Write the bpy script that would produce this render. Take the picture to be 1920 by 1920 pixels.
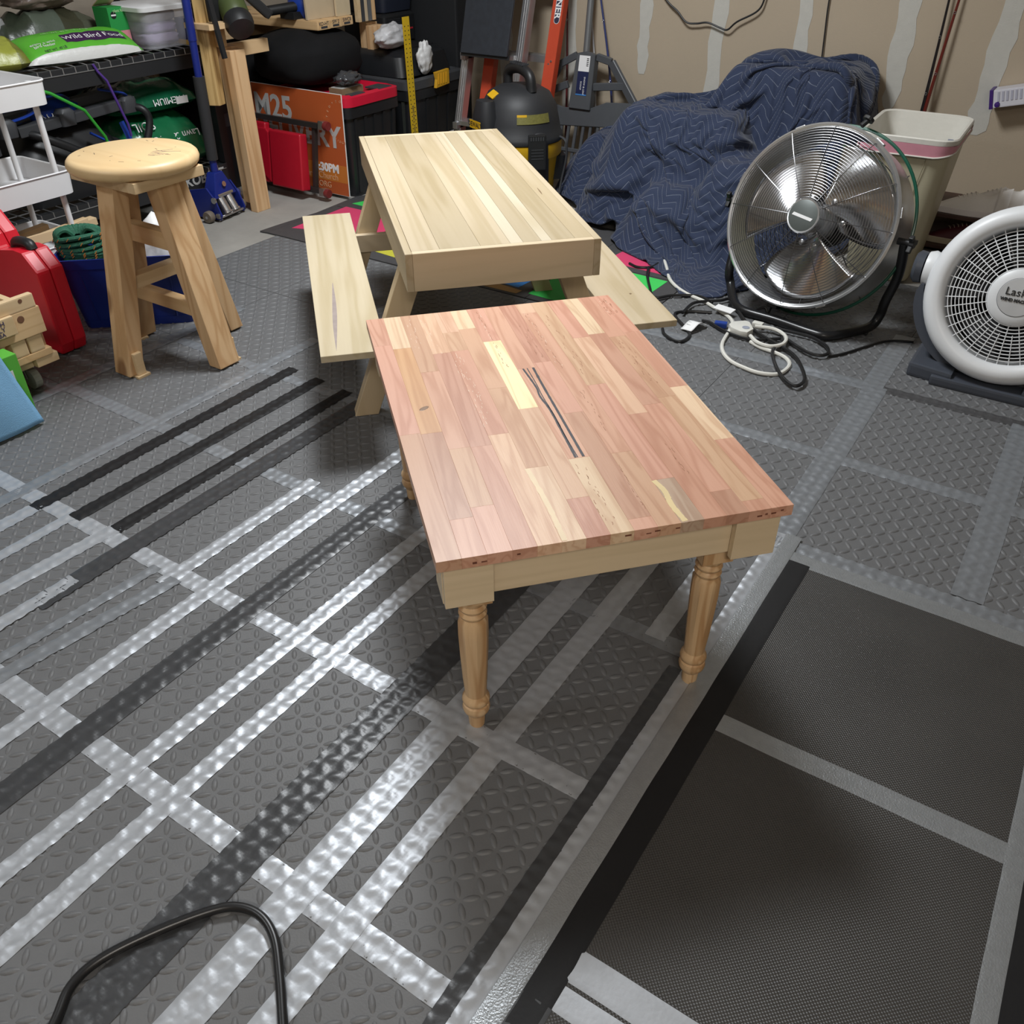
import bpy, bmesh, math, random
from mathutils import Vector, Matrix, Euler, noise as mnoise
random.seed(7)
PI = math.pi
for o in list(bpy.data.objects): bpy.data.objects.remove(o)
S = bpy.context.scene
COL = S.collection

# ------------------------------------------------------------------ camera, light, exposure
CAM_H, PITCH, YAW = 1.30, math.radians(36.415), math.atan2(0.8357, -0.5492)
cam_d = bpy.data.cameras.new('camera'); cam = bpy.data.objects.new('camera', cam_d); COL.objects.link(cam)
cam_d.sensor_width = 36.0; cam_d.lens = 1610.2 / 1920 * 36; cam_d.clip_start = .02
cam.location = (0, 0, CAM_H)
cam.rotation_mode = 'QUATERNION'
cam.rotation_quaternion = (Matrix.Rotation(YAW - PI / 2, 3, 'Z') @ Matrix.Rotation(PI / 2 - PITCH, 3, 'X') @ Matrix.Rotation(math.radians(-.12), 3, 'Z')).to_quaternion()
S.camera = cam
S.view_settings.view_transform = 'Standard'; S.view_settings.look = 'None'
S.view_settings.gamma = 1; S.view_settings.use_curve_mapping = False
S.view_settings.exposure = 0.0
W = bpy.data.worlds.new('room_air'); S.world = W; W.use_nodes = True
W.node_tree.nodes['Background'].inputs[0].default_value = (.9, .95, 1, 1)
W.node_tree.nodes['Background'].inputs[1].default_value = .10

def area(name, loc, size, power, col, aim=None, size_y=None):
    d = bpy.data.lights.new(name, 'AREA'); d.energy = power; d.color = col; d.size = size
    if size_y: d.shape = 'RECTANGLE'; d.size_y = size_y
    o = bpy.data.objects.new(name, d); COL.objects.link(o); o.location = loc
    o.rotation_euler = Vector((0, 0, -1)).to_track_quat('-Z', 'Y').to_euler() if aim is None else (Vector(aim) - Vector(loc)).to_track_quat('-Z', 'Y').to_euler()
    return o
area('ceiling_light_main', (-1.80, 2.30, 2.44), .60, 78, (.94, .975, 1.0), size_y=.60)
area('ceiling_light_rear', (.9, -1.0, 2.44), 1.2, 52, (1.0, .93, .84), size_y=.30)
area('fill_light_side', (-2.6, -.6, 2.44), 1.2, 22, (.93, .97, 1.0), size_y=.30)  # added fill, not a known fixture; brightens the left floor and tape highlights

# ------------------------------------------------------------------ materials
MATS = {}
def _nt(name):
    m = bpy.data.materials.new(name); m.use_nodes = True
    nt = m.node_tree; b = nt.nodes['Principled BSDF']
    return m, nt, b
def mat(name, col, rough=.5, metal=0, var=.12, ns=18, bump=0, bs=120, coat=0, spec=.5, trans=0, alpha=1):
    if name in MATS: return MATS[name]
    m, nt, b = _nt(name); N = nt.nodes.new; L = nt.links.new
    tc = N('ShaderNodeTexCoord')
    n = N('ShaderNodeTexNoise'); n.inputs['Scale'].default_value = ns; n.inputs['Detail'].default_value = 5
    L(tc.outputs['Object'], n.inputs['Vector'])
    mx = N('ShaderNodeMix'); mx.data_type = 'RGBA'
    mx.inputs[6].default_value = (*[c * (1 - var) for c in col], 1); mx.inputs[7].default_value = (*[min(1, c * (1 + var)) for c in col], 1)
    L(n.outputs['Fac'], mx.inputs[0]); L(mx.outputs[2], b.inputs['Base Color'])
    b.inputs['Roughness'].default_value = rough; b.inputs['Metallic'].default_value = metal
    b.inputs['Coat Weight'].default_value = coat; b.inputs['Specular IOR Level'].default_value = spec
    b.inputs['Transmission Weight'].default_value = trans; b.inputs['Alpha'].default_value = alpha
    if bump:
        n2 = N('ShaderNodeTexNoise'); n2.inputs['Scale'].default_value = bs; n2.inputs['Detail'].default_value = 3
        L(tc.outputs['Object'], n2.inputs['Vector'])
        bp = N('ShaderNodeBump'); bp.inputs['Strength'].default_value = bump; bp.inputs['Distance'].default_value = .004
        L(n2.outputs['Fac'], bp.inputs['Height']); L(bp.outputs['Normal'], b.inputs['Normal'])
    MATS[name] = m; return m
def wood(name, c1, c2, axis=0, scale=9, stretch=.09, rough=.5, contrast=.5, knots=0, objcol=False, wave=0):
    """grain runs along the local axis; c1 light, c2 dark line colour"""
    if name in MATS: return MATS[name]
    m, nt, b = _nt(name); N = nt.nodes.new; L = nt.links.new
    tc = N('ShaderNodeTexCoord'); oi = N('ShaderNodeObjectInfo')
    sh = N('ShaderNodeVectorMath'); sh.operation = 'SCALE'; sh.inputs[0].default_value = (3.1, 5.7, 4.3); L(oi.outputs['Random'], sh.inputs['Scale'])
    ad = N('ShaderNodeVectorMath'); ad.operation = 'ADD'; L(tc.outputs['Object'], ad.inputs[0]); L(sh.outputs[0], ad.inputs[1])
    mp = N('ShaderNodeMapping'); s = [scale] * 3; s[axis] = scale * stretch; mp.inputs['Scale'].default_value = s; L(ad.outputs[0], mp.inputs['Vector'])
    n1 = N('ShaderNodeTexNoise'); n1.inputs['Scale'].default_value = 1.0; n1.inputs['Detail'].default_value = 2; n1.inputs['Distortion'].default_value = .6
    L(mp.outputs[0], n1.inputs['Vector'])
    # rings: sine of warped noise
    mu = N('ShaderNodeMath'); mu.operation = 'MULTIPLY'; mu.inputs[1].default_value = 26; L(n1.outputs['Fac'], mu.inputs[0])
    sn = N('ShaderNodeMath'); sn.operation = 'SINE'; L(mu.outputs[0], sn.inputs[0])
    mr = N('ShaderNodeMapRange'); mr.inputs[1].default_value = -1; mr.inputs[2].default_value = 1; L(sn.outputs[0], mr.inputs[0])
    pw = N('ShaderNodeMath'); pw.operation = 'POWER'; pw.inputs[1].default_value = 2.2; L(mr.outputs[0], pw.inputs[0])
    # fine fibres
    mp2 = N('ShaderNodeMapping'); s2 = [scale * 14] * 3; s2[axis] = scale * .55; mp2.inputs['Scale'].default_value = s2; L(ad.outputs[0], mp2.inputs['Vector'])
    n2 = N('ShaderNodeTexNoise'); n2.inputs['Scale'].default_value = 1; n2.inputs['Detail'].default_value = 4; L(mp2.outputs[0], n2.inputs['Vector'])
    mixf = N('ShaderNodeMath'); mixf.operation = 'MULTIPLY_ADD'; L(n2.outputs['Fac'], mixf.inputs[0]); mixf.inputs[1].default_value = .55
    L(pw.outputs[0], mixf.inputs[2])
    cl = N('ShaderNodeMath'); cl.operation = 'MULTIPLY'; cl.inputs[1].default_value = contrast; cl.use_clamp = True; L(mixf.outputs[0], cl.inputs[0])
    mx = N('ShaderNodeMix'); mx.data_type = 'RGBA'; L(cl.outputs[0], mx.inputs[0])
    if objcol:
        dk = N('ShaderNodeMix'); dk.data_type = 'RGBA'; dk.blend_type = 'MULTIPLY'; dk.inputs[0].default_value = 1; L(oi.outputs['Color'], dk.inputs[6]); dk.inputs[7].default_value = (*c2, 1)
        L(oi.outputs['Color'], mx.inputs[6]); L(dk.outputs[2], mx.inputs[7])
    else:
        mx.inputs[6].default_value = (*c1, 1); mx.inputs[7].default_value = (*c2, 1)
    out = mx.outputs[2]
    if knots:
        vo = N('ShaderNodeTexVoronoi'); vo.inputs['Scale'].default_value = 1
        mk = N('ShaderNodeMapping'); s3 = [knots] * 3; s3[axis] = knots * .55; mk.inputs['Scale'].default_value = s3; L(ad.outputs[0], mk.inputs['Vector']); L(mk.outputs[0], vo.inputs['Vector'])
        kr = N('ShaderNodeMapRange'); kr.inputs[1].default_value = .09; kr.inputs[2].default_value = .15; kr.inputs[3].default_value = .75; kr.inputs[4].default_value = 0; L(vo.outputs['Distance'], kr.inputs[0])
        m2 = N('ShaderNodeMix'); m2.data_type = 'RGBA'; L(kr.outputs[0], m2.inputs[0]); L(out, m2.inputs[6]); m2.inputs[7].default_value = (c2[0] * .38, c2[1] * .28, c2[2] * .22, 1); out = m2.outputs[2]
    L(out, b.inputs['Base Color']); b.inputs['Roughness'].default_value = rough
    bp = N('ShaderNodeBump'); bp.inputs['Strength'].default_value = .12; bp.inputs['Distance'].default_value = .001; L(n2.outputs['Fac'], bp.inputs['Height']); L(bp.outputs['Normal'], b.inputs['Normal'])
    MATS[name] = m; return m

# ------------------------------------------------------------------ geometry helpers
def TR(loc=(0, 0, 0), rot=(0, 0, 0), scl=(1, 1, 1)):
    return Matrix.LocRotScale(Vector(loc), Euler(rot), Vector(scl))
class MB:
    def __init__(s): s.v = []; s.f = []; s.uv = None
    def add(s, vs, fs, M=None):
        o = len(s.v)
        s.v += [tuple(M @ Vector(p)) if M is not None else tuple(p) for p in vs]
        s.f += [[i + o for i in f] for f in fs]; return s
    def box(s, c, d, M=None):
        x, y, z = (k / 2 for k in d); cx, cy, cz = c
        vs = [(cx + a * x, cy + b * y, cz + e * z) for a in (-1, 1) for b in (-1, 1) for e in (-1, 1)]
        return s.add(vs, [(0, 1, 3, 2), (4, 6, 7, 5), (0, 4, 5, 1), (2, 3, 7, 6), (0, 2, 6, 4), (1, 5, 7, 3)], M)
    def box2(s, a, b, M=None):
        return s.box([(p + q) / 2 for p, q in zip(a, b)], [abs(q - p) for p, q in zip(a, b)], M)
    def bar(s, a, b, w, h, up=(0, 0, 1), M=None):
        """box from point a to point b, cross-section w (sideways) x h (up)"""
        a, b = Vector(a), Vector(b); d = b - a; z = d.normalized(); u = Vector(up); x = u.cross(z)
        if x.length < 1e-5: x = Vector((1, 0, 0)).cross(z)
        x.normalize(); y = z.cross(x)
        R = Matrix((x, y, z)).transposed().to_4x4(); R.translation = (a + b) / 2
        if M is not None: R = M @ R
        return s.box((0, 0, 0), (w, h, d.length), R)
    def lathe(s, prof, n=24, M=None, cap=True, arc=2 * PI, a0=0):
        vs = []; fs = []; full = abs(arc - 2 * PI) < 1e-6; m = n if full else n + 1
        for r, z in prof:
            for i in range(m):
                a = a0 + arc * i / n; vs.append((r * math.cos(a), r * math.sin(a), z))
        for k in range(len(prof) - 1):
            for i in range(n):
                j = (i + 1) % m; fs.append((k * m + i, k * m + j, (k + 1) * m + j, (k + 1) * m + i))
        if cap and full:
            if prof[0][0] > 1e-6: fs.append(tuple(range(m - 1, -1, -1)))
            if prof[-1][0] > 1e-6: fs.append(tuple((len(prof) - 1) * m + i for i in range(m)))
        return s.add(vs, fs, M)
    def cyl(s, a, b, r, n=12, r2=None, M=None):
        a, b = Vector(a), Vector(b); d = b - a
        R = d.to_track_quat('Z', 'Y').to_matrix().to_4x4(); R.translation = a
        if M is not None: R = M @ R
        return s.lathe([(r, 0), (r if r2 is None else r2, d.length)], n, R)
    def tube(s, pts, r, n=8, closed=False, M=None, rs=None, sq=1):
        pts = [Vector(p) for p in pts]; m = len(pts); vs = []; fs = []
        up = None
        for i, p in enumerate(pts):
            a = pts[(i - 1) % m] if (closed or i > 0) else p; b = pts[(i + 1) % m] if (closed or i < m - 1) else p
            t = (b - a)
            t = t.normalized() if t.length > 1e-9 else Vector((0, 0, 1))
            if up is None: up = Vector((0, 0, 1)) if abs(t.z) < .9 else Vector((1, 0, 0))
            x = up.cross(t)
            if x.length < 1e-6: x = Vector((0, 1, 0)).cross(t)
            x.normalize(); y = t.cross(x); up = y
            rr = rs[i] if rs else r
            for k in range(n):
                an = 2 * PI * k / n; vs.append(p + x * math.cos(an) * rr + y * math.sin(an) * rr * sq)
        for i in range(m if closed else m - 1):
            j = (i + 1) % m
            for k in range(n):
                l = (k + 1) % n; fs.append((i * n + k, i * n + l, j * n + l, j * n + k))
        if not closed:
            fs.append(tuple(range(n - 1, -1, -1))); fs.append(tuple((m - 1) * n + k for k in range(n)))
        return s.add(vs, fs, M)
    def prism(s, poly, z0, z1, M=None):
        n = len(poly); vs = [(x, y, z0) for x, y in poly] + [(x, y, z1) for x, y in poly]
        fs = [tuple(range(n - 1, -1, -1)), tuple(range(n, 2 * n))] + [(i, (i + 1) % n, n + (i + 1) % n, n + i) for i in range(n)]
        return s.add(vs, fs, M)
    def grid(s, fn, nu, nv, M=None, closed_u=False):
        vs = []; fs = []; mu = nu if closed_u else nu + 1
        for j in range(nv + 1):
            for i in range(mu): vs.append(fn(i / nu, j / nv))
        for j in range(nv):
            for i in range(nu):
                k = (i + 1) % mu; fs.append((j * mu + i, j * mu + k, (j + 1) * mu + k, (j + 1) * mu + i))
        return s.add(vs, fs, M)
    def mesh(s, name, bevel=0, smooth=False, seg=2, ang=35, fix=True):
        me = bpy.data.meshes.new(name); me.from_pydata(s.v, [], s.f); me.update()
        if bevel or fix:
            bm = bmesh.new(); bm.from_mesh(me)
            if fix: bmesh.ops.recalc_face_normals(bm, faces=bm.faces)
            if bevel:
                es = [e for e in bm.edges if len(e.link_faces) == 2 and e.calc_face_angle(0) > math.radians(ang)]
                bmesh.ops.bevel(bm, geom=es, offset=bevel, segments=seg, profile=.7, affect='EDGES', clamp_overlap=True)
            bm.to_mesh(me); bm.free()
        if smooth is not False:
            for p in me.polygons: p.use_smooth = True
            a = 40 if smooth is True else smooth
            try: me.set_sharp_from_angle(angle=math.radians(a))
            except Exception: pass
        return me
    def build(s, name, m, parent=None, bevel=0, smooth=False, seg=2, M=None, fix=True, ang=35):
        return link(name, s.mesh(name, bevel, smooth, seg, ang, fix), m, parent, M)
def link(name, me, m, parent=None, M=None):
    o = bpy.data.objects.new(name, me); COL.objects.link(o)
    if m is not None and len(me.materials) == 0: me.materials.append(m)
    if parent is not None: o.parent = parent
    if M is not None: o.matrix_basis = M
    return o
def tag(o, label, cat, group=None):
    o['label'] = label; o['category'] = cat
    if group: o['group'] = group
    return o
def thing(name, label, cat, loc=(0, 0, 0), rotz=0, group=None):
    o = bpy.data.objects.new(name, None); COL.objects.link(o); o.empty_display_size = .05
    o.location = loc; o.rotation_euler = (0, 0, rotz); return tag(o, label, cat, group)
def struct(o): o['kind'] = 'structure'; return o
def smoothpath(pts, n=6, closed=False):
    """Catmull-Rom through points"""
    P = [Vector(p) for p in pts]; m = len(P); out = []
    for i in range(m if closed else m - 1):
        p1, p2 = P[i], P[(i + 1) % m]
        p0 = P[(i - 1) % m] if (closed or i > 0) else p1 * 2 - p2
        p3 = P[(i + 2) % m] if (closed or i + 2 < m) else p2 * 2 - p1
        for k in range(n):
            t = k / n
            out.append(.5 * ((2 * p1) + (p2 - p0) * t + (2 * p0 - 5 * p1 + 4 * p2 - p3) * t * t + (3 * p1 - p0 - 3 * p2 + p3) * t ** 3))
    if not closed: out.append(P[-1])
    return out
def text(name, body, size, m, parent, M, ext=.0004, align='CENTER', bold=0, shear=0, space=1):
    c = bpy.data.curves.new(name, 'FONT'); c.body = body; c.size = size; c.extrude = ext; c.align_x = align; c.align_y = 'CENTER'
    c.offset = bold; c.shear = shear; c.space_character = space; c.resolution_u = 3
    t = bpy.data.objects.new(name, c); COL.objects.link(t)
    dg = bpy.context.evaluated_depsgraph_get(); me = bpy.data.meshes.new_from_object(t.evaluated_get(dg))
    bpy.data.objects.remove(t); bpy.data.curves.remove(c)
    me.materials.clear()
    return link(name, me, m, parent, M)
def frame(o, x, y, z=None):
    """matrix with given x and y directions (z = x cross y) at o"""
    x = Vector(x).normalized(); y = Vector(y).normalized(); z = x.cross(y).normalized(); y = z.cross(x)
    R = Matrix((x, y, z)).transposed().to_4x4(); R.translation = Vector(o); return R
def rrect(w, h, r, n=4):
    """rounded rectangle outline, centred"""
    out = []
    for cx, cy, a0 in ((w / 2 - r, h / 2 - r, 0), (-w / 2 + r, h / 2 - r, 90), (-w / 2 + r, -h / 2 + r, 180), (w / 2 - r, -h / 2 + r, 270)):
        for k in range(n + 1):
            a = math.radians(a0 + 90 * k / n); out.append((cx + r * math.cos(a), cy + r * math.sin(a)))
    return out
# ------------------------------------------------------------------ room shell
WALL_Y, WALL_X = 4.40, -4.35
m_wall = mat('wall_paint', (.42, .345, .255), .85, var=.05, ns=3, bump=.15, bs=160)
m_wall2 = mat('wall_paint_side', (.42, .36, .29), .85, var=.05, ns=3)
m_mud = mat('joint_compound', (.50, .485, .44), .9, var=.07, ns=30, bump=.2, bs=220)
m_ceil = mat('ceiling_paint', (.78, .78, .77), .9)
m_conc = mat('concrete', (.30, .285, .26), .75, var=.22, ns=7, bump=.25, bs=60)
FZ = -.008
floor = struct(MB().box2((WALL_X - .1, -3.1, FZ - .12), (2.7, WALL_Y + .1, FZ)).build('floor', m_conc))
wall_back = struct(MB().box2((WALL_X - .1, WALL_Y, FZ - .1), (2.7, WALL_Y + .1, 2.5)).build('wall_back', m_wall))
struct(MB().box2((WALL_X - .1, -3.1, FZ - .1), (WALL_X, WALL_Y, 2.5)).build('wall_left', m_wall2))
struct(MB().box2((2.6, -3.1, FZ - .1), (2.7, WALL_Y, 2.5)).build('wall_right', m_wall2))
struct(MB().box2((WALL_X, -3.1, FZ - .1), (2.6, -3.0, 2.5)).build('wall_front', m_wall2))
struct(MB().box2((WALL_X - .1, -3.1, 2.5), (2.7, WALL_Y + .1, 2.6)).build('ceiling', m_ceil))
# dried joint compound bands down the drywall seams
def mud(xc, w, zb, seed, ztop=2.5, tip=.5, drift=0):
    rnd = random.Random(seed); L, R = [], []; n = 34
    for i in range(n + 1):
        t = i / n; z = zb + (ztop - zb) * t ** 1.3
        ww = w * (tip + (1 - tip) * min(1, t * 7)) if i else w * tip * .35
        jl, jr = rnd.uniform(-.008, .008), rnd.uniform(-.008, .008)
        L.append((xc + drift * max(0, 1 - 2.2 * t) - ww / 2 + jl, z)); R.append((xc + drift * max(0, 1 - 2.2 * t) + ww / 2 + jr, z))
    poly = R + L[::-1]
    b = MB(); b.prism(poly, 0, .0016, frame((0, WALL_Y, 0), (1, 0, 0), (0, 0, 1)))
    b.build('joint_compound', m_mud, wall_back)
mud(-2.10, .062, .50, 1, tip=.8, drift=.0); mud(-1.715, .070, .20, 2, drift=-.012); mud(-1.318, .062, .3, 3); mud(-.893, .085, .46, 4, drift=.02)
mud(-.485, .085, .405, 5, drift=-.02, tip=.9); mud(-.10, .14, .05, 6, tip=1); mud(-2.52, .07, .2, 7); mud(-2.92, .07, .2, 8)

# ------------------------------------------------------------------ foam tiles
m_tile = mat('foam_tile', (.124, .126, .130), .54, var=.12, ns=25, bump=.10, bs=260)
m_tile2 = mat('foam_tile_plain', (.055, .054, .056), .6, var=.15, ns=25, bump=.12, bs=300)
NL = 16; TSX, TSY = .4345, .4150
def lug_dims(): return .0150, .0056, .0026
def make_tile_mesh():
    b = MB(); g = .0008; b.box2((-TSX / 2 + g, -TSY / 2 + g, FZ + .0005), (TSX / 2 - g, TSY / 2 - g, 0))
    A, B, H = lug_dims(); n = 10
    for i in range(NL):
        for j in range(NL):
            cx = -TSX / 2 + (i + .5) * TSX / NL; cy = -TSY / 2 + (j + .5) * TSY / NL
            an = PI / 4 if (i + j) % 2 else -PI / 4
            vs = []; ca, sa = math.cos(an), math.sin(an)
            for s, z in ((1, -.0002), (.72, H * .82)):
                for k in range(n):
                    x, y = A * s * math.cos(2 * PI * k / n), B * s * math.sin(2 * PI * k / n)
                    vs.append((cx + x * ca - y * sa, cy + x * sa + y * ca, z))
            vs.append((cx, cy, H))
            fs = [(k, (k + 1) % n, n + (k + 1) % n, n + k) for k in range(n)] + [(n + k, n + (k + 1) % n, 2 * n) for k in range(n)]
            b.add(vs, fs)
    return b.mesh('floor_tile', smooth=50, fix=False)
tile_me = make_tile_mesh(); tile_me.materials.append(m_tile)
XL = [-3.02, -2.535, -2.10, -1.667, -1.255, -.81, -.357]           # seams of the fields left of the walkway
YL = [-.81, -.395, .018, .433, .846, 1.261, 1.70, 2.172, 2.655]
XR = [-.357, .065, .49, .92, 1.35]
YR = [1.70, 2.172, 2.655, 3.13, 3.60]
CELLS = []
for i in range(len(XL) - 1):
    for j in range(len(YL) - 1):
        if XL[i + 1] < -2.4 and YL[j] > 2.3 and False: continue
        CELLS.append((XL[i], XL[i + 1], YL[j], YL[j + 1]))
for i in range(len(XR) - 1):
    for j in range(len(YR) - 1): CELLS.append((XR[i], XR[i + 1], YR[j], YR[j + 1]))
for x0, x1 in ((-1.22, -.79), (-.79, -.357)):
    for y0, y1 in ((2.655, 3.13), (3.13, 3.6)): CELLS.append((x0, x1, y0, y1))
for x0, x1 in ((-.357, .065), (.065, .49), (.49, .92)):
    for y0, y1 in ((-.81, -.395), (-.395, .018)): CELLS.append((x0, x1, y0, y1))
for x0, x1, y0, y1 in CELLS:
    o = link('floor_tile', tile_me, m_tile, floor)
    o.matrix_basis = TR(((x0 + x1) / 2, (y0 + y1) / 2, 0), (0, 0, 0), ((x1 - x0) / TSX, (y1 - y0) / TSY, 1))
def lug_h(x, y):
    A, B, H = lug_dims(); A *= 1.22; B *= 1.7
    for x0, x1, y0, y1 in CELLS:
        if x0 <= x < x1 and y0 <= y < y1:
            u = (x - x0) / (x1 - x0) * NL; v = (y - y0) / (y1 - y0) * NL
            i, j = int(u), int(v); px = (u - i - .5) * (x1 - x0) / NL; py = (v - j - .5) * (y1 - y0) / NL
            an = PI / 4 if (i + j) % 2 else -PI / 4
            a = px * math.cos(an) + py * math.sin(an); c = -px * math.sin(an) + py * math.cos(an)
            d = (a / A) ** 2 + (c / B) ** 2
            return H * 1.05 * (1 - d) if d < 1 else 0
    return 0
# play-mat tiles with coloured wedges, no lugs
for i in range(4):
    for y0, y1 in ((2.665, 3.125), (3.13, 3.56)):
        x0 = -3.085 + i * .4655
        if i == 0 and y1 > 3.2: y1 = 3.36
        MB().box2((x0 + .001, y0, FZ + .0005), (x0 + .4645, y1, 0)).build('floor_tile', m_tile2, floor)
MB().prism([(-3.13, 2.66), (-3.085, 2.665), (-3.085, 3.36), (-3.115, 3.30), (-3.10, 3.0), (-3.125, 2.75)], FZ + .0005, 0).build('tile_border', m_tile2, floor)
m_pk = mat('foam_pink', (.62, .05, .14), .6, var=.06); m_gn = mat('foam_green', (.05, .55, .10), .6, var=.06); m_ye = mat('foam_yellow', (.50, .47, .045), .6, var=.06)
m_bl = mat('foam_blue', (.03, .20, .55), .6, var=.06); m_or = mat('foam_orange_shaded', (.42, .24, .08), .6, var=.1)  # orange wedge painted tan brown, its shadow tone put into the colour
for m, poly in ((m_pk, [(-3.035, 2.768), (-2.66, 2.90), (-2.60, 3.10), (-2.78, 3.145), (-3.041, 3.145)]),
                (m_gn, [(-3.05, 3.20), (-2.66, 3.18), (-2.66, 3.34), (-3.0, 3.34)]),
                (m_ye, [(-2.575, 2.745), (-2.13, 2.705), (-2.17, 2.95), (-2.40, 3.02), (-2.50, 2.89), (-2.585, 2.818)]),
                (m_pk, [(-1.62, 3.18), (-1.45, 3.173), (-1.299, 3.166), (-1.312, 3.214), (-1.40, 3.50), (-1.60, 3.40)]),
                (m_gn, [(-1.60, 3.126), (-1.302, 2.976), (-1.298, 3.112)]),
                (m_gn, [(-1.70, 2.705), (-1.58, 2.70), (-1.34, 2.75), (-1.36, 2.93), (-1.56, 3.09), (-1.70, 3.06)]),
                (m_bl, [(-1.94, 2.745), (-1.765, 2.735), (-1.755, 2.86), (-1.82, 3.04), (-2.0, 3.02)]),
                (m_or, [(-2.05, 2.675), (-1.74, 2.68), (-1.735, 2.715), (-1.95, 2.735), (-2.06, 2.80)])):
    MB().prism(poly[::-1] if False else poly, -.0002, .0009).build('tile_wedge', m, floor)

# ------------------------------------------------------------------ tape on the seams
m_sil = mat('tape_silver', (.42, .44, .47), .44, .45, var=.10, ns=40, bump=.05, bs=130)
m_sil2 = mat('tape_silver_thin', (.25, .265, .285), .42, .45, var=.15, ns=45, bump=.08, bs=130)
m_blk = mat('tape_black', (.010, .010, .011), .55, 0, var=.2, bump=.06, bs=150, spec=.3)
m_blk2 = mat('tape_black_shiny', (.05, .052, .056), .36, .1, var=.25, ns=30, bump=.08, bs=120)
m_sgl = mat('tape_silver_ribbed', (.36, .38, .40), .33, .6, var=.14, ns=60, bump=.25, bs=300)
TAPE_N = [0]
def tape(x0, x1, y0, y1, m, along='Y', lvl=0, emb=1.0, res=.0052, wob=.0012, skew=0, base=.0007):
    """strip stuck to the floor; it takes the relief of the lugs under it; skew shifts the far end sideways"""
    TAPE_N[0] += 1; sd = TAPE_N[0] * 7.7
    w = (x1 - x0) if along == 'Y' else (y1 - y0); l = (y1 - y0) if along == 'Y' else (x1 - x0)
    nw = max(5, int(w / res)); nl = max(4, int(l / res)); z0 = base + lvl * .0006
    b = MB()
    def f(u, v):
        wb = wob * mnoise.noise(Vector((v * l * 9, u * .5, sd)))
        if along == 'Y': x = x0 + u * w + skew * (1 - v) + wb; y = y0 + v * l
        else: y = y0 + u * w + skew * (1 - v) + wb; x = x0 + v * l
        wr = mnoise.noise(Vector((x * 38, y * 38, sd))) * .0005 * (1 if emb else .3)
        edge = min(u, 1 - u) < .01
        return (x, y, z0 + (lug_h(x, y) * emb + wr) if not edge else max(.0003, z0 - .0005) + lug_h(x, y) * emb)
    b.grid(f, nw, nl)
    return b.build('tape_strip', m, floor, smooth=180, fix=False)
# cross tapes (along X)
tape(-2.3, -.405, .410, .456, m_sil, 'X', 0, .97)
tape(-2.45, -.385, .823, .869, m_sil, 'X', 0, .97)
tape(-2.55, -.375, 1.238, 1.284, m_sil2, 'X', 0, .97)
tape(-2.5, -1.05, 1.665, 1.705, m_sil2, 'X', 0, .97)
tape(-1.15, 1.0, 2.147, 2.197, m_sil2, 'X', 0, 1)
tape(-1.25, -.36, 2.625, 2.685, m_sil2, 'X', 0, .97); tape(-.36, 1.0, 2.632, 2.678, m_tile2, 'X', 0, 1)
# long tapes (along Y)
tape(-2.125, -2.078, .15, 1.95, m_sil2, 'Y', 1, .97)
tape(-2.56, -2.51, .6, 2.0, m_sil2, 'Y', 1, .97)
tape(-2.027, -1.982, .815, 1.744, m_blk, 'Y', 2, .97); tape(-2.027, -1.980, .30, .832, m_sil, 'Y', 1, .97)
tape(-1.903, -1.858, .845, 1.736, m_blk, 'Y', 2, .97); tape(-1.912, -1.874, .25, .858, m_sil, 'Y', 1, .97)
tape(-1.774, -1.729, .872, 1.724, m_blk, 'Y', 2, .97); tape(-1.776, -1.731, .20, .885, m_sil, 'Y', 1, .97, skew=-.055)
tape(-1.692, -1.632, .60, 1.69, m_blk2, 'Y', 3, .97); tape(-1.690, -1.650, .15, .702, m_sil, 'Y', 4, .97)
tape(-1.508, -1.466, .80, 1.30, m_sil, 'Y', 1, 1.1); tape(-1.560, -1.530, .10, .835, m_sil2, 'Y', 1, 1.1, skew=-.06)
tape(-1.492, -1.452, .05, .83, m_sil2, 'Y', 2, 1, skew=-.11)
tape(-1.400, -1.356, .05, 1.62, m_sil, 'Y', 1, 1.1)
tape(-1.287, -1.226, .0, 1.70, m_blk2, 'Y', 2, .97)
tape(-1.120, -1.080, .0, 1.42, m_sil, 'Y', 1, 1.1, skew=-.02); tape(-1.022, -.980, .0, 1.42, m_sil, 'Y', 1, 1.0)
tape(-.850, -.776, -.2, 1.72, m_blk2, 'Y', 2, .97)
tape(-.726, -.664, -.2, 1.72, m_sil, 'Y', 1, .97); tape(-.614, -.564, -.2, 1.72, m_sil, 'Y', 1, .97)
tape(-.489, -.444, 1.26, 1.72, m_sil, 'Y', 1, 1.0)
tape(-.407, -.376, .25, 1.205, m_blk2, 'Y', 2, .97)
tape(-.379, -.346, .15, 1.76, m_sil, 'Y', 3, .97); tape(-.350, -.312, .15, 1.76, m_sgl, 'Y', 2, 0, base=.0060)
tape(-.40, -.33, 1.74, 2.66, m_sil2, 'Y', 1, 1.1); tape(-.41, -.345, 2.64, 3.10, m_sil2, 'Y', 1, .97)
tape(.03, .10, 1.75, 2.65, m_sil2, 'Y', 1, 1.0)
tape(-.40, 1.0, 1.69, 1.745, m_sil2, 'X', 3, 1); 
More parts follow.
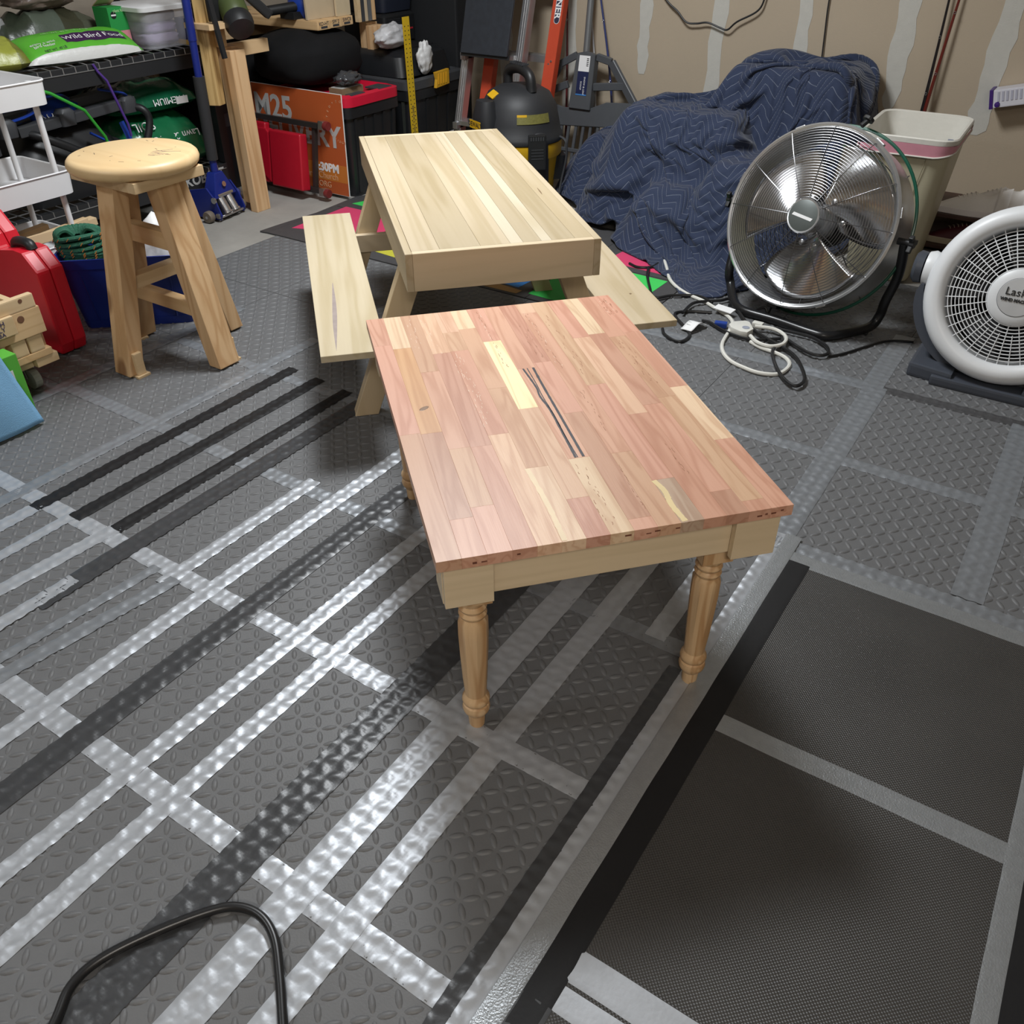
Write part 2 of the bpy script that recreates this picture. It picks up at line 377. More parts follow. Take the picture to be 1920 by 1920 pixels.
# ------------------------------------------------------------------ smooth black mats
def weave(name, col):
    m, nt, b = _nt(name); N = nt.nodes.new; L = nt.links.new
    tc = N('ShaderNodeTexCoord'); mp = N('ShaderNodeMapping'); mp.inputs['Scale'].default_value = (230, 230, 230); mp.inputs['Rotation'].default_value = (0, 0, PI / 4); L(tc.outputs['Object'], mp.inputs[0])
    vo = N('ShaderNodeTexVoronoi'); vo.inputs['Scale'].default_value = 1; vo.inputs['Randomness'].default_value = .05; L(mp.outputs[0], vo.inputs['Vector'])
    n = N('ShaderNodeTexNoise'); n.inputs['Scale'].default_value = 6; n.inputs['Detail'].default_value = 6; L(tc.outputs['Object'], n.inputs['Vector'])
    mx = N('ShaderNodeMix'); mx.data_type = 'RGBA'; mx.inputs[6].default_value = (*[c * .8 for c in col], 1); mx.inputs[7].default_value = (*[c * 1.35 for c in col], 1); L(n.outputs['Fac'], mx.inputs[0]); L(mx.outputs[2], b.inputs['Base Color'])
    bp = N('ShaderNodeBump'); bp.inputs['Strength'].default_value = .8; bp.inputs['Distance'].default_value = .0022; bp.invert = True; L(vo.outputs['Distance'], bp.inputs['Height']); L(bp.outputs['Normal'], b.inputs['Normal'])
    b.inputs['Roughness'].default_value = .42
    return m
m_mat = weave('mat_rubber', (.040, .038, .036))
for x0, x1, y0, y1 in ((-.314, .2515, 1.119, 1.68), (-.314, .2515, .57, 1.117), (-.314, .2515, .02, .568), (.2535, .82, 1.119, 1.68), (.2535, .82, .57, 1.117), (.2535, .82, .02, .568)):
    MB().box2((x0, y0, FZ + .0005), (x1, y1, .0055)).build('mat_tile', m_mat, floor, bevel=.001, seg=1)
MB().box2((.82, .02, FZ + .0005), (1.35, 1.68, .0055)).build('mat_tile', m_mat, floor, bevel=.001, seg=1)
B6 = .0060
tape(-.315, -.263, .42, 1.665, m_blk, 'Y', 0, 0, base=B6 + .0006); tape(-.345, -.262, -.1, .50, m_blk2, 'Y', 1, 0, base=B6)
tape(-.268, .25, 1.096, 1.141, m_sgl, 'X', 0, 0, base=B6)
tape(-.275, .25, .545, .598, m_sil, 'X', 0, 0, base=B6 + .0004); tape(-.285, .25, .500, .540, m_sil, 'X', 0, 0, base=B6)
tape(.237, .270, .30, 1.68, m_sgl, 'Y', 1, 0, base=B6); tape(.262, .42, .0, 1.09, m_blk, 'Y', 0, 0, base=B6)
tape(-.35, 1.0, 1.655, 1.70, m_sgl, 'X', 0, 0, base=B6)
# ------------------------------------------------------------------ table with the reclaimed-stave top
m_stave = wood('stave_wood', (1, 1, 1), (.66, .50, .42), axis=1, scale=30, stretch=.07, rough=.42, contrast=.42, objcol=True)
m_poplar = wood('poplar', (.72, .58, .39), (.62, .49, .31), axis=0, scale=16, stretch=.05, rough=.5, contrast=.45)
m_poplar_y = wood('poplar_y', (.70, .57, .39), (.56, .45, .29), axis=1, scale=14, stretch=.045, rough=.5, contrast=.5)
m_pine_leg = wood('turned_pine', (.70, .49, .28), (.46, .26, .115), axis=2, scale=24, stretch=.035, rough=.48, contrast=.72)
m_inlay_d = mat('dark_inlay', (.035, .032, .04), .45); m_resin = mat('knot_resin', (.17, .06, .035), .4, var=.5, ns=90)
TW, TL, TH, TT = .600, .917, .467, .021
TANG = math.radians(47.6)
table = thing('side_table', 'small table with pink and tan striped wood top on turned pine legs', 'table', (-.782, 1.303, 0), TANG)
PK = (.64, .365, .255); PK2 = (.60, .325, .225); TA = (.64, .41, .265); TN = (.60, .365, .235); CR = (.76, .57, .38); BR = (.53, .30, .205); OR = (.61, .36, .19); GR = (.50, .38, .27); YL_ = (.93, .82, .47); LT = (.70, .455, .31)
STRIPS = [[(.769, PK), (.38, PK), (0, TN)], [(.745, CR), (.375, OR), (.10, BR), (0, PK)], [(.62, TN), (.31, PK), (.125, TN), (0, PK)], [(.70, LT), (.307, BR), (.0, PK)],
          [(.80, LT), (.703, TA), (.34, PK2), (0, LT)], [(.81, CR), (.515, TN), (.215, TN), (0, CR)], [(.732, PK), (.42, YL_), (.108, LT), (0, PK)], [(.585, PK), (.225, PK), (0, CR)],
          [(.605, PK2), (.382, PK), (.03, BR), (0, PK)], [(.86, LT), (.224, PK), (0, TN)], [(.48, TA), (.125, PK), (0, GR)], [(.70, PK), (.347, LT), (0, PK2)],
          [(.71, CR), (.375, BR), (.068, PK), (0, BR)], [(.685, PK2), (.396, TN), (.03, TA), (0, PK)], [(.70, PK2), (.43, PK), (.22, CR), (0, PK)]]
SW = TW / 15
rnd = random.Random(3)
for i, st in enumerate(STRIPS):
    top = TL
    for v0, c in st:
        j = rnd.uniform(1.0, 1.12); ln = top - v0
        g = .00008; dz = rnd.uniform(-.00006, .00006)
        o = MB().box((0, 0, -TT / 2), (SW - g, ln - g, TT)).build('stave', m_stave, table, bevel=.0002, seg=1, M=TR((-TW / 2 + (i + .5) * SW, -TL / 2 + (v0 + top) / 2, TH + dz)))
        o.color = (c[0] * j, c[1] * j * rnd.uniform(.97, 1.03), c[2] * j, 1); top = v0
def vein(pts, w, m, wob=.002):
    """thin inlaid line in the top, table coordinates u,v from the front-left corner"""
    P = smoothpath([(u - TW / 2, v - TL / 2, 0) for u, v in pts], 10); L, R = [], []
    for k, p in enumerate(P):
        q = P[min(k + 1, len(P) - 1)] - P[max(k - 1, 0)]; n = Vector((-q.y, q.x, 0)).normalized(); ww = w * (1 + .35 * mnoise.noise(Vector((k * .9, w * 999, 0))))
        L.append((p + n * ww / 2)); R.append((p - n * ww / 2))
    b = MB(); b.prism([(p.x, p.y) for p in L] + [(p.x, p.y) for p in R[::-1]], TH - .001, TH + .00035)
    b.build('inlay_line', m, table)
vein([(.2925, .584), (.2975, .50), (.2945, .46), (.2985, .40), (.2965, .30), (.2945, .227)], .0042, m_inlay_d)
vein([(.3015, .584), (.3015, .51), (.2995, .46), (.3005, .38), (.2985, .30), (.2985, .227)], .0020, m_inlay_d)
vein([(.3145, .584), (.3125, .50), (.3115, .40), (.3105, .31), (.3095, .227)], .0050, m_inlay_d)
m_vein = mat('pale_vein', (.78, .60, .46), .5); m_rvein = mat('rust_vein', (.36, .17, .09), .5)
rv = random.Random(11)
for u, va, vb, m, n, sp in ((.168, .69, .36, m_vein, 26, .011), (.095, .90, .72, m_vein, 8, .01), (.132, .88, .70, m_vein, 9, .009), (.262, .90, .60, m_rvein, 10, .003), (.262, .90, .60, m_vein, 8, .004),
                            (.372, .87, .55, m_rvein, 9, .006), (.372, .87, .55, m_vein, 7, .006), (.382, .47, .30, m_rvein, 8, .005), (.575, .895, .80, m_rvein, 12, .012), (.57, .90, .79, m_vein, 6, .014),
                            (.292, .20, .02, m_rvein, 10, .012), (.47, .24, .12, m_rvein, 5, .006), (.54, .67, .45, m_rvein, 12, .012), (.415, .84, .50, m_rvein, 10, .010), (.36, .19, .05, m_rvein, 5, .004), (.345, .62, .80, m_rvein, 8, .008)):
    for k in range(int(n * 1.8)):
        v = va + (vb - va) * (k + .5) / (n * 1.8) + rv.uniform(-.008, .008); uu = u + rv.uniform(-sp, sp); l = rv.uniform(.004, .016)
        vein([(uu, v + l / 2), (uu + rv.uniform(-.0015, .0015), v), (uu + rv.uniform(-.001, .001), v - l / 2)], rv.uniform(.0004, .0011), m)
b = MB(); b.lathe([(0, .0004), (.006, .0004), (.0075, 0)], 10, TR((.062 - TW / 2, .47 - TL / 2, TH), (0, 0, .6), (1.6, .8, 1))); b.build('knot', mat('knot_brown', (.22, .12, .06), .5), table)
vein([(.402, .124), (.408, .09), (.404, .05), (.408, .003)], .010, mat('pale_sap', (.78, .62, .33), .5))
vein([(.201, .214), (.206, .10), (.205, .003)], .009, mat('pale_sap2', (.85, .68, .45), .5))
# dark flaws along the front edge
for u in (.06, .075, .13, .31, .345, .36, .395, .54, .552, .565, .58):
    MB().box((u - TW / 2, -TL / 2 - .0001, TH - .010 + rv.uniform(-.004, .003)), (rv.uniform(.004, .012), .0004, rv.uniform(.0015, .004))).build('edge_flaw', m_resin, table)
# aprons, corner blocks
AZ0, AZ1 = TH - TT - .087, TH - TT
ov = .012
MB().box2((-TW / 2 + ov + .068, -TL / 2 + .026, AZ0 + .006), (TW / 2 - ov - .055, -TL / 2 + .045, AZ1)).build('apron', m_poplar, table, bevel=.0012)
MB().box2((-TW / 2 + ov + .068, TL / 2 - .045, AZ0 + .006), (TW / 2 - ov - .055, TL / 2 - .026, AZ1)).build('apron', m_poplar, table, bevel=.0012)
for x in (-TW / 2 + .028, TW / 2 - .028): MB().box2((x - .009, -TL / 2 + .06, AZ0 + .006), (x + .009, TL / 2 - .06, AZ1)).build('apron', m_poplar_y, table, bevel=.0012)
for sx in (-1, 1):
    for sy in (-1, 1):
        MB().box((sx * (TW / 2 - ov - .040), sy * (TL / 2 - ov - .005), (AZ0 + AZ1) / 2), (.080, .013, AZ1 - AZ0)).build('corner_block', m_poplar, table, bevel=.001)
        MB().box((sx * (TW / 2 - ov - .005), sy * (TL / 2 - ov - .042), (AZ0 + AZ1) / 2), (.013, .060, AZ1 - AZ0)).build('corner_block', m_poplar_y, table, bevel=.001)
LEGP = [(.0145, 0), (.0150, .004), (.0165, .030), (.0195, .034), (.0245, .042), (.0262, .050), (.0245, .058), (.0205, .0605), (.0240, .064), (.0262, .070), (.0255, .076), (.0225, .081), (.0200, .086), (.0205, .094), (.0225, .13), (.0250, .19), (.0265, .24), (.0262, .272), (.0215, .281), (.0230, .284), (.0250, .289), (.0232, .293), (.0210, .296), (.0232, .299), (.0250, .304), (.0232, .309), (.0212, .312), (.0240, .318), (.0265, .326)]
def leg_mesh():
    b = MB()
    # octagonal flats on the shaft, round turnings elsewhere
    n = 32; vs = []; fs = []
    for r, z in LEGP:
        for i in range(n):
            a = 2 * PI * i / n
            k = 1.0
            if .10 < z < .275:
                q = (a % (PI / 4)) - PI / 8; k = math.cos(PI / 8) / math.cos(q) * 1.03
            vs.append((r * k * math.cos(a), r * k * math.sin(a), z))
    for j in range(len(LEGP) - 1):
        for i in range(n): fs.append((j * n + i, j * n + (i + 1) % n, (j + 1) * n + (i + 1) % n, (j + 1) * n + i))
    fs.append(tuple(range(n - 1, -1, -1))); b.add(vs, fs)
    b.box2((-.029, -.029, .326), (.029, .029, AZ1))
    return b.mesh('leg', smooth=30)
leg_me = leg_mesh(); leg_me.materials.append(m_pine_leg)
for x, y in ((-TW / 2 + .067, -TL / 2 + .070), (TW / 2 - .096, -TL / 2 + .070), (TW / 2 - .096, TL / 2 - .077), (-TW / 2 + .067, TL / 2 - .077)):
    link('leg', leg_me, m_pine_leg, table, TR((x, y, .0005)))

# ------------------------------------------------------------------ picnic table
m_pop2 = wood('poplar_boards', (1, 1, 1), (.78, .74, .63), axis=1, scale=11, stretch=.05, rough=.5, contrast=.6, objcol=True)
m_pop2x = wood('poplar_boards_x', (.66, .535, .37), (.56, .45, .29), axis=0, scale=11, stretch=.05, rough=.45, contrast=.42)
m_pop2z = wood('poplar_boards_z', (.62, .49, .32), (.53, .41, .25), axis=2, scale=13, stretch=.05, rough=.48, contrast=.45)
PW, PL, PH = .512, 1.25, .55
PANG = math.radians(46.6)
picnic = thing('picnic_table', 'pale unfinished wood kids picnic table with attached bench boards', 'picnic table', (-1.648, 2.218, 0), PANG)
PC = (.53, .435, .30); PD = (.455, .37, .245); PWT = (.60, .52, .39)
for x0, x1, c in ((-.237, -.165, PC), (-.165, -.06, PD), (-.06, .018, PC), (.018, .052, PWT), (.052, .10, PD), (.10, .128, PWT), (.128, .19, PD), (.19, .237, PC)):
    o = MB().box2((x0 + .0002, -PL / 2 + .019, PH - .022), (x1 - .0002, PL / 2 - .019, PH)).build('top_board', m_pop2, picnic, bevel=.0005, seg=1); o.color = (*c, 1)
for sx in (-1, 1):
    o = MB().box2((sx * .256, -PL / 2, PH - .098), (sx * .2375, PL / 2, PH)).build('side_apron', m_pop2, picnic, bevel=.001, seg=1); o.color = (*PC, 1)
    MB().box2((-.2372, sx * PL / 2, PH - .098), (.2372, sx * (PL / 2 - .019), PH)).build('end_apron', m_pop2x, picnic, bevel=.001, seg=1)
BEN_W, BEN_Z, BEN_L = .174, .300, 1.19
for sx in (-1, 1):
    o = MB().box2((sx * .495, -PL / 2 + .0, BEN_Z - .019), (sx * (.495 - BEN_W), -PL / 2 + BEN_L, BEN_Z)).build('bench_board', m_pop2, picnic, bevel=.001, seg=1); o.color = (*(PC if sx > 0 else (.58, .495, .35)), 1)
for sy in (-1, 1):
    y = -PL / 2 + .195 if sy < 0 else PL / 2 - .245
    MB().box2((-.475, y - .021, BEN_Z - .019 - .062), (.475, y + .001, BEN_Z - .0195)).build('cross_rail', m_pop2x, picnic, bevel=.001, seg=1)
    for sx in (-1, 1):
        a = Vector((sx * .185, y + .024, PH - .03)); f = Vector((sx * .385, y + .024, .0))
        b = MB(); w = .035
        b.add([(f.x - w, f.y - .022, 0), (f.x + w, f.y - .022, 0), (f.x + w, f.y + .022, 0), (f.x - w, f.y + .022, 0), (a.x - w, a.y - .022, a.z), (a.x + w, a.y - .022, a.z), (a.x + w, a.y + .022, a.z), (a.x - w, a.y + .022, a.z)],
              [(0, 3, 2, 1), (4, 5, 6, 7), (0, 1, 5, 4), (1, 2, 6, 5), (2, 3, 7, 6), (3, 0, 4, 7)])
        b.build('leg', m_pop2z, picnic, bevel=.0015, seg=1)
# darker mineral streak and small dark knots
m_streak = mat('mineral_streak', (.33, .27, .25), .55, var=.25, ns=30)
def streak(obj_parent, pts, w, z, m):
    P = smoothpath([(*p, 0) for p in pts], 8); n = len(P); L, R = [], []
    for k, p in enumerate(P):
        ww = w * math.sin(PI * (k + .15) / (n + .3)); L.append((p.x - ww / 2, p.y)); R.append((p.x + ww / 2, p.y))
    MB().prism(L + R[::-1], z - .0005, z + .0003).build('grain_streak', m, obj_parent)
streak(picnic, [(-.452, -.60), (-.445, -.45), (-.437, -.30), (-.43, -.12)], .013, BEN_Z, m_streak)
streak(picnic, [(.205, -.22), (.207, -.19), (.208, -.15)], .004, PH, mat('knot_brown2', (.2, .13, .07), .5))
streak(picnic, [(.43, -.42), (.432, -.41)], .008, BEN_Z, MATS['knot_brown2'])
# ------------------------------------------------------------------ shared plain materials
m_black = mat('black_plastic', (.012, .0125, .014), .45, var=.2); m_dgrey = mat('dark_grey_plastic', (.045, .047, .052), .45, var=.15)
m_white = mat('white_enamel', (.76, .76, .77), .38, var=.03); m_chrome = mat('steel', (.55, .55, .56), .28, .95, var=.08); m_wire = mat('zinc_wire', (.42, .42, .42), .4, .8)
m_red = mat('red_plastic', (.55, .006, .020), .38, var=.06); m_navy = mat('navy_plastic', (.008, .026, .22), .42, var=.1)
m_2x4 = wood('framing_lumber', (.70, .475, .265), (.50, .285, .13), axis=2, scale=13, stretch=.06, rough=.55, contrast=.62, knots=5)
m_2x4x = wood('framing_lumber_x', (.66, .45, .24), (.50, .30, .13), axis=0, scale=11, stretch=.07, rough=.55, contrast=.5, knots=7)
m_2x4y = wood('framing_lumber_y', (.68, .48, .27), (.52, .33, .16), axis=1, scale=11, stretch=.07, rough=.55, contrast=.5, knots=7)
m_pale = wood('pale_pine', (.68, .51, .31), (.53, .36, .185), axis=1, scale=12, stretch=.06, rough=.5, contrast=.45)
m_ink = mat('ink', (.03, .03, .10), .6); m_whitep = mat('white_print', (.78, .78, .78), .5, var=.02); m_greyp = mat('grey_print', (.45, .45, .44), .5, var=.03)

# ------------------------------------------------------------------ shop stool
ST = (-2.428, 1.640)
stool = thing('shop_stool', 'round-seat pine shop stool with splayed two-by-four legs', 'stool', (*ST, 0))
m_seat = wood('stool_seat', (.70, .505, .275), (.62, .42, .21), axis=0, scale=9, stretch=.08, rough=.45, contrast=.4)
b = MB(); b.lathe([(.170, 0), (.180, .003), (.187, .010), (.190, .021), (.187, .032), (.180, .039), (.172, .042), (0, .042)], 56)
seat = b.build('seat', m_seat, stool, smooth=45, M=TR((0, -.006, .604)))
MB().box2((-.150, -.130, .574), (.152, .120, .604)).build('seat_block', m_pale, stool, bevel=.002)
def sleg(dirv, w, top=.098, foot=.212):
    """leg splayed along dirv; wide face outward"""
    d = Vector((*dirv, 0)); t = Vector((-d.y, d.x, 0)); b = MB(); th = .027
    a0, a1 = d * foot, d * top; vs = []
    for c, z in ((a0, .008), (a1, .575)):
        for sd, st_ in ((-1, -1), (1, -1), (1, 1), (-1, 1)): vs.append(c + d * th * sd + t * w / 2 * st_ + Vector((0, 0, z)))
    b.add(vs, [(0, 3, 2, 1), (4, 5, 6, 7), (0, 1, 5, 4), (1, 2, 6, 5), (2, 3, 7, 6), (3, 0, 4, 7)])
    l = b.build('leg', m_2x4, stool, bevel=.0025)
    c = a0 - d * .012 + t * .030 + Vector((0, 0, .045)); M = frame(c, d, t)
    MB().box((0, 0, -.0005), (.030, w * .55, .074), M).build('foot_block', m_pale, l, bevel=.003)
    MB().box((0, 0, -.0411), (.046, w * .75, .008), M).build('foot_shim', m_pale, l, bevel=.001)
sleg((0, -1), .076); sleg((1, 0), .082); sleg((0, 1), .076); sleg((-1, 0), .076)
MB().box2((-.023, -.172, .262), (.020, .165, .302)).build('stretcher', m_pale, stool, bevel=.002)
MB().box2((-.155, -.035, .375), (.150, .003, .430)).build('stretcher', m_2x4x, stool, bevel=.002)
MB().box2((-.180, -.020, .160), (.180, .016, .205)).build('stretcher', m_2x4x, stool, bevel=.002)
sq = random.Random(5)
for k in range(12):
    x, y = sq.uniform(-.13, .13), sq.uniform(-.13, .13)
    MB().box((0, 0, 0), (sq.uniform(.004, .02), .0015, .0004), TR((x, y - .006, .6461), (0, 0, sq.uniform(0, 3)))).build('pencil_mark', m_dgrey, seat, M=TR((0, .006, -.604)))
for k in range(9):
    MB().box((0, 0, 0), (sq.uniform(.02, .06), .0013, .0004), TR((.075 + sq.uniform(-.02, .02), .03 + .008 * k - .03, .6461), (0, 0, sq.uniform(.2, 1.4)))).build('pencil_mark', m_ink, seat, M=TR((0, .006, -.604)))

# ------------------------------------------------------------------ white rolling cart
CX0, CX1, CY0, CY1 = -3.42, -3.08, 1.37, 1.82
cart = thing('rolling_cart', 'white metal three-tier rolling cart with tube posts', 'cart', ((CX0 + CX1) / 2, (CY0 + CY1) / 2, FZ))
def tray(z0, z1):
    w, l = CX1 - CX0, CY1 - CY0; b = MB(); o = rrect(w, l, .035, 5); i = rrect(w - .006, l - .006, .032, 5); n = len(o)
    vs = [(x * .975, y * .98, z0) for x, y in o] + [(x, y, z1) for x, y in o] + [(x, y, z1) for x, y in i] + [(x * .975, y * .98, z0 + .004) for x, y in i]
    fs = []
    for k in range(3): fs += [(k * n + j, k * n + (j + 1) % n, (k + 1) * n + (j + 1) % n, (k + 1) * n + j) for j in range(n)]
    fs += [tuple(range(n - 1, -1, -1)), tuple(3 * n + j for j in range(n))]
    b.add(vs, fs)
    t = b.build('tray', m_white, cart, smooth=40, fix=False)
    MB().tube([(x * 1.003, y * 1.003, z1) for x, y in o], .0035, 6, closed=True).build('rim', m_white, t, smooth=True)
for z0, z1 in ((.688, .763), (.393, .471), (.150, .232)): tray(z0, z1)
for sx in (-1, 1):
    for sy in (-1, 1):
        x, y = sx * .125, sy * (.185)
        MB().tube([(x, y, .085), (x, y, .76)], .0105, 10).build('post', m_white, cart, smooth=True)
        w = MB(); w.cyl((x - .011, y, .038), (x + .011, y, .038), .030, 16); w.build('caster', m_black, cart, smooth=True)
        MB().box((x, y, .080), (.03, .034, .03)).build('caster_fork', m_black, cart)
        MB().cyl((x - sx * .018, y + .0, .085), (x - sx * .018, y, .16), .006, 8).build('post', m_white, cart)
def stick(name, a, b_, w, h, label, m=None, group='wood strips in the cart', up=(0, 0, 1)):
    o = MB(); o.bar(a, b_, w, h, up); r = o.build(name, m or m_pale, bevel=.0015); tag(r, label, 'wood strip', group); return r
LBL = ['long bare wood strip with the highest end in the bottom cart tray', 'pale board end sticking out behind the long strip in the cart', 'short wood strip at the back of the bottom cart tray', 'thin upright wood strip along the front of the bottom cart tray', 'stubby wood offcut at the back of the bottom cart tray']
stick('wood_strip', (-3.13, 1.36, .232), (-3.13, 1.845, .262), .028, .030, LBL[0]); stick('wood_strip', (-3.175, 1.40, .235), (-3.17, 1.90, .245), .04, .026, LBL[1])
stick('wood_strip', (-3.22, 1.38, .235), (-3.23, 1.74, .255), .035, .02, LBL[2]); stick('wood_strip', (-3.10, 1.45, .264), (-3.115, 1.72, .255), .012, .034, LBL[3])
stick('wood_strip', (-3.27, 1.38, .25), (-3.29, 1.60, .275), .05, .03, LBL[4])
stick('wood_strip', (-3.17, 1.36, .415), (-3.17, 1.66, .415), .03, .020, 'bare wood strip lying in the middle tray of the white cart', group=None)
stick('wood_strip', (-3.22, 1.36, .705), (-3.22, 1.60, .705), .03, .018, 'bare wood strip lying in the top tray of the white cart', group=None)
# ------------------------------------------------------------------ blue bin with rope and bag
BA = math.radians(42)
BN = Vector((-2.795, 1.780, 0))
binn = thing('storage_bin', 'dark blue plastic open storage bin with ribbed sides', 'bin', (BN.x, BN.y, .0005), BA)
def bin_shell():
    b = MB(); H = .262; lev = [(0, .375, .235, .02), (.03, .385, .245, .02), (.03, .381, .241, .02), (.14, .408, .268, .02), (.142, .404, .264, .02), (H - .035, .425, .285, .022), (H - .035, .452, .312, .025), (H, .462, .322, .025), (H, .448, .308, .022), (.006, .368, .228, .018)]
    vs = []; fs = []; n = 0
    for z, w, l, r in lev:
        o = rrect(w, l, r, 3); n = len(o); vs += [(x, y, z) for x, y in o]
    for k in range(len(lev) - 1): fs += [(k * n + j, k * n + (j + 1) % n, (k + 1) * n + (j + 1) % n, (k + 1) * n + j) for j in range(n)]
    fs += [tuple(range(n - 1, -1, -1)), tuple((len(lev) - 1) * n + j for j in range(n))]
    b.add(vs, fs); return b
bin_shell().build('body', m_navy, binn, smooth=30, fix=False)
for x in (-.14, -.05, .05, .14):
    MB().bar((x * .95, -.122, .03), (x * 1.05, -.1445, .222), .006, .006).build('rib', m_navy, binn); MB().bar((x * .95, .122, .03), (x * 1.05, .1445, .222), .006, .006).build('rib', m_navy, binn)
for y in (-.07, 0, .07):
    for s in (-1, 1): MB().bar((s * .192, y, .03), (s * .214, y * 1.1, .222), .006, .006, up=(1, 0, 0)).build('rib', m_navy, binn)
# rope hank: stacked coils, standing in the bin
m_rope = mat('green_rope', (.012, .10, .055), .7, var=.5, ns=70, bump=.5, bs=180); m_rope2 = mat('orange_fleck', (.45, .16, .03), .7)
rope = thing('rope_coil', 'green and orange braided rope coiled in a hank', 'rope', (-2.880, 1.652, .085), BA + .15)
rc = random.Random(9)
for k in range(16):
    z = .028 + k * .0128; w = .050 + .024 * k / 16; pts = [(w * math.cos(a) * 1.05, w * .62 * math.sin(a), z + .010 * math.sin(a * 1 + k)) for a in [2 * PI * q / 26 for q in range(26)]]
    c = MB(); c.tube(pts, .0086, 8, closed=True); co = c.build('coil', m_rope, rope, smooth=True)
    f = MB()
    for q in range(0, 26, 2):
        p = Vector(pts[q]); t = (Vector(pts[(q + 1) % 26]) - p).normalized(); out = Vector((p.x, p.y * 1.6, 0)).normalized(); f.bar(p + out * .0084 - t * .004 + Vector((0, 0, -.004)), p + out * .0084 + t * .004 + Vector((0, 0, .004)), .0022, .0022)
    f.build('fleck', m_rope2, co)
for k in range(17):
    a = -.5 + k * .26; x, y = .066 * math.cos(a), .04 * math.sin(a)
    pts = [(x * 1.12, y * 1.12, .205), (x * 1.05, y * 1.05, .238), (x * .6, y * .6, .247), (x * .25, y * .25, .225)]
    c = MB(); c.tube(smoothpath(pts, 4), .0084, 7); c.build('loop', m_rope, rope, smooth=True)
def blob(name, m, loc, rad, label, cat, seed=0, amp=.25, fr=3, rotz=0, group=None, nu=28, nv=18, flat=.0, parent=None, tilt=(0, 0), sharp=0):
    """soft bag: noisy ellipsoid with a flattened base"""
    b = MB(); sd = Vector((seed * 13.1, seed * 3.7, seed))
    def f(u, v):
        th, ph = 2 * PI * u, PI * (v - .5); d = Vector((math.cos(th) * math.cos(ph), math.sin(th) * math.cos(ph), math.sin(ph)))
        se = lambda q: math.copysign(abs(q) ** (1 - flat), q)
        n = mnoise.noise(d * fr + sd) + .5 * mnoise.noise(d * fr * 2.3 + sd)
        if sharp: n -= sharp * abs(mnoise.noise(d * fr * 1.6 + sd * 2))
        k = 1 + amp * n
        return (rad[0] * se(d.x) * k, rad[1] * se(d.y) * k, rad[2] * (se(d.z) * k if d.z > 0 else se(d.z)))
    b.grid(f, nu, nv, closed_u=True)
    M = TR((0, 0, 0), (tilt[0], tilt[1], 0)); b.v = [tuple(M @ Vector(p)) for p in b.v]
    z0 = min(p[2] for p in b.v); b.v = [(x, y, z - z0) for x, y, z in b.v]
    o = b.build(name, m, parent, smooth=180)
    o.location = loc; o.rotation_euler = (0, 0, rotz)
    if label: tag(o, label, cat, group)
    return o
m_bagw = mat('white_bag', (.72, .72, .72), .45, var=.06, bump=.3, bs=40)
bag = blob('plastic_bag', m_bagw, (-2.690, 1.850, .012), (.10, .085, .175), 'white plastic bag with red print stuffed in the blue bin', 'bag', 2, .16, 2.2, BA)
text('print', 'SALT', .03, mat('red_print', (.5, .02, .02), .5), bag, frame((.052, -.058, .235), (.74, .67, 0), (.2, .2, 1)))
# ------------------------------------------------------------------ red moulded case
case = thing('tool_case', 'red moulded plastic tool case with black handle grip standing on end', 'tool case', (-2.70, 1.425, 0))
prof = [(-.015, .012), (-.340, .012), (-.36, .04), (-.36, .40), (-.33, .435), (-.27, .43), (-.215, .375), (-.20, .335), (-.105, .352), (-.060, .350), (-.006, .295), (0, .05)]
for s in (-1, 1):
    poly = [(x, z) for x, z in prof]; y0, y1 = (.0008, .046) if s > 0 else (-.046, -.0008)
    b = MB(); b.prism(poly, y0, y1, frame((0, 0, 0), (1, 0, 0), (0, 0, 1))); b.build('shell_half', m_red, case, bevel=.008, seg=2)
b = MB(); b.tube(smoothpath([(-.165, 0, .335), (-.15, 0, .358), (-.085, 0, .364), (-.070, 0, .345)], 5), .017, 10); b.build('handle_grip', m_black, case, smooth=True)
MB().box((-.19, 0, .006), (.28, .07, .012)).build('base_foot', m_black, case)
# ------------------------------------------------------------------ wooden dolly
dolly = thing('wooden_dolly', 'homemade pine dolly box on grey casters with blue lettering', 'dolly', (-2.50, 1.25, 0))
m_knot = mat('knot_dark', (.16, .075, .04), .55)
MB().box2((-.022, -.48, .203), (0, -.002, .283)).build('front_board', m_2x4y, dolly, bevel=.002); MB().box2((-.022, -.48, .2835), (0, -.008, .324)).build('front_board', m_pale, dolly, bevel=.004)
MB().box2((0.0005, -.48, .232), (.014, -.092, .286)).build('name_block', m_pale, dolly, bevel=.002)
MB().box2((-.40, -.060, .100), (-.01, .012, .128)).build('base_plank', m_pale, dolly, bevel=.002); MB().box2((-.40, -.48, .1285), (-.005, -.003, .150)).build('base_plank', m_2x4x, dolly, bevel=.002)
MB().box2((-.40, -.48, .100), (-.03, -.062, .128)).build('base_plank', m_pale, dolly)
for y in (-.117, -.066, -.18): MB().box2((-.38, y, .1505), (-.006, y + .046, .2025)).build('rail', m_pale, dolly, bevel=.005)
MB().box2((-.055, -.021, .1505), (-.030, -.003, .2025)).build('side_block', m_2x4, dolly, bevel=.002)
for y in (-.03, -.16, -.30): MB().box2((-.40, y - .018, .255), (-.023, y + .002, .295)).build('slat', m_pale, dolly, bevel=.002)
b = MB(); b.lathe([(0, .0006), (.010, .0006), (.011, 0)], 12, frame((.0003, -.066, .262), (0, 1, 0), (0, 0, 1))); b.build('knot', m_knot, dolly)
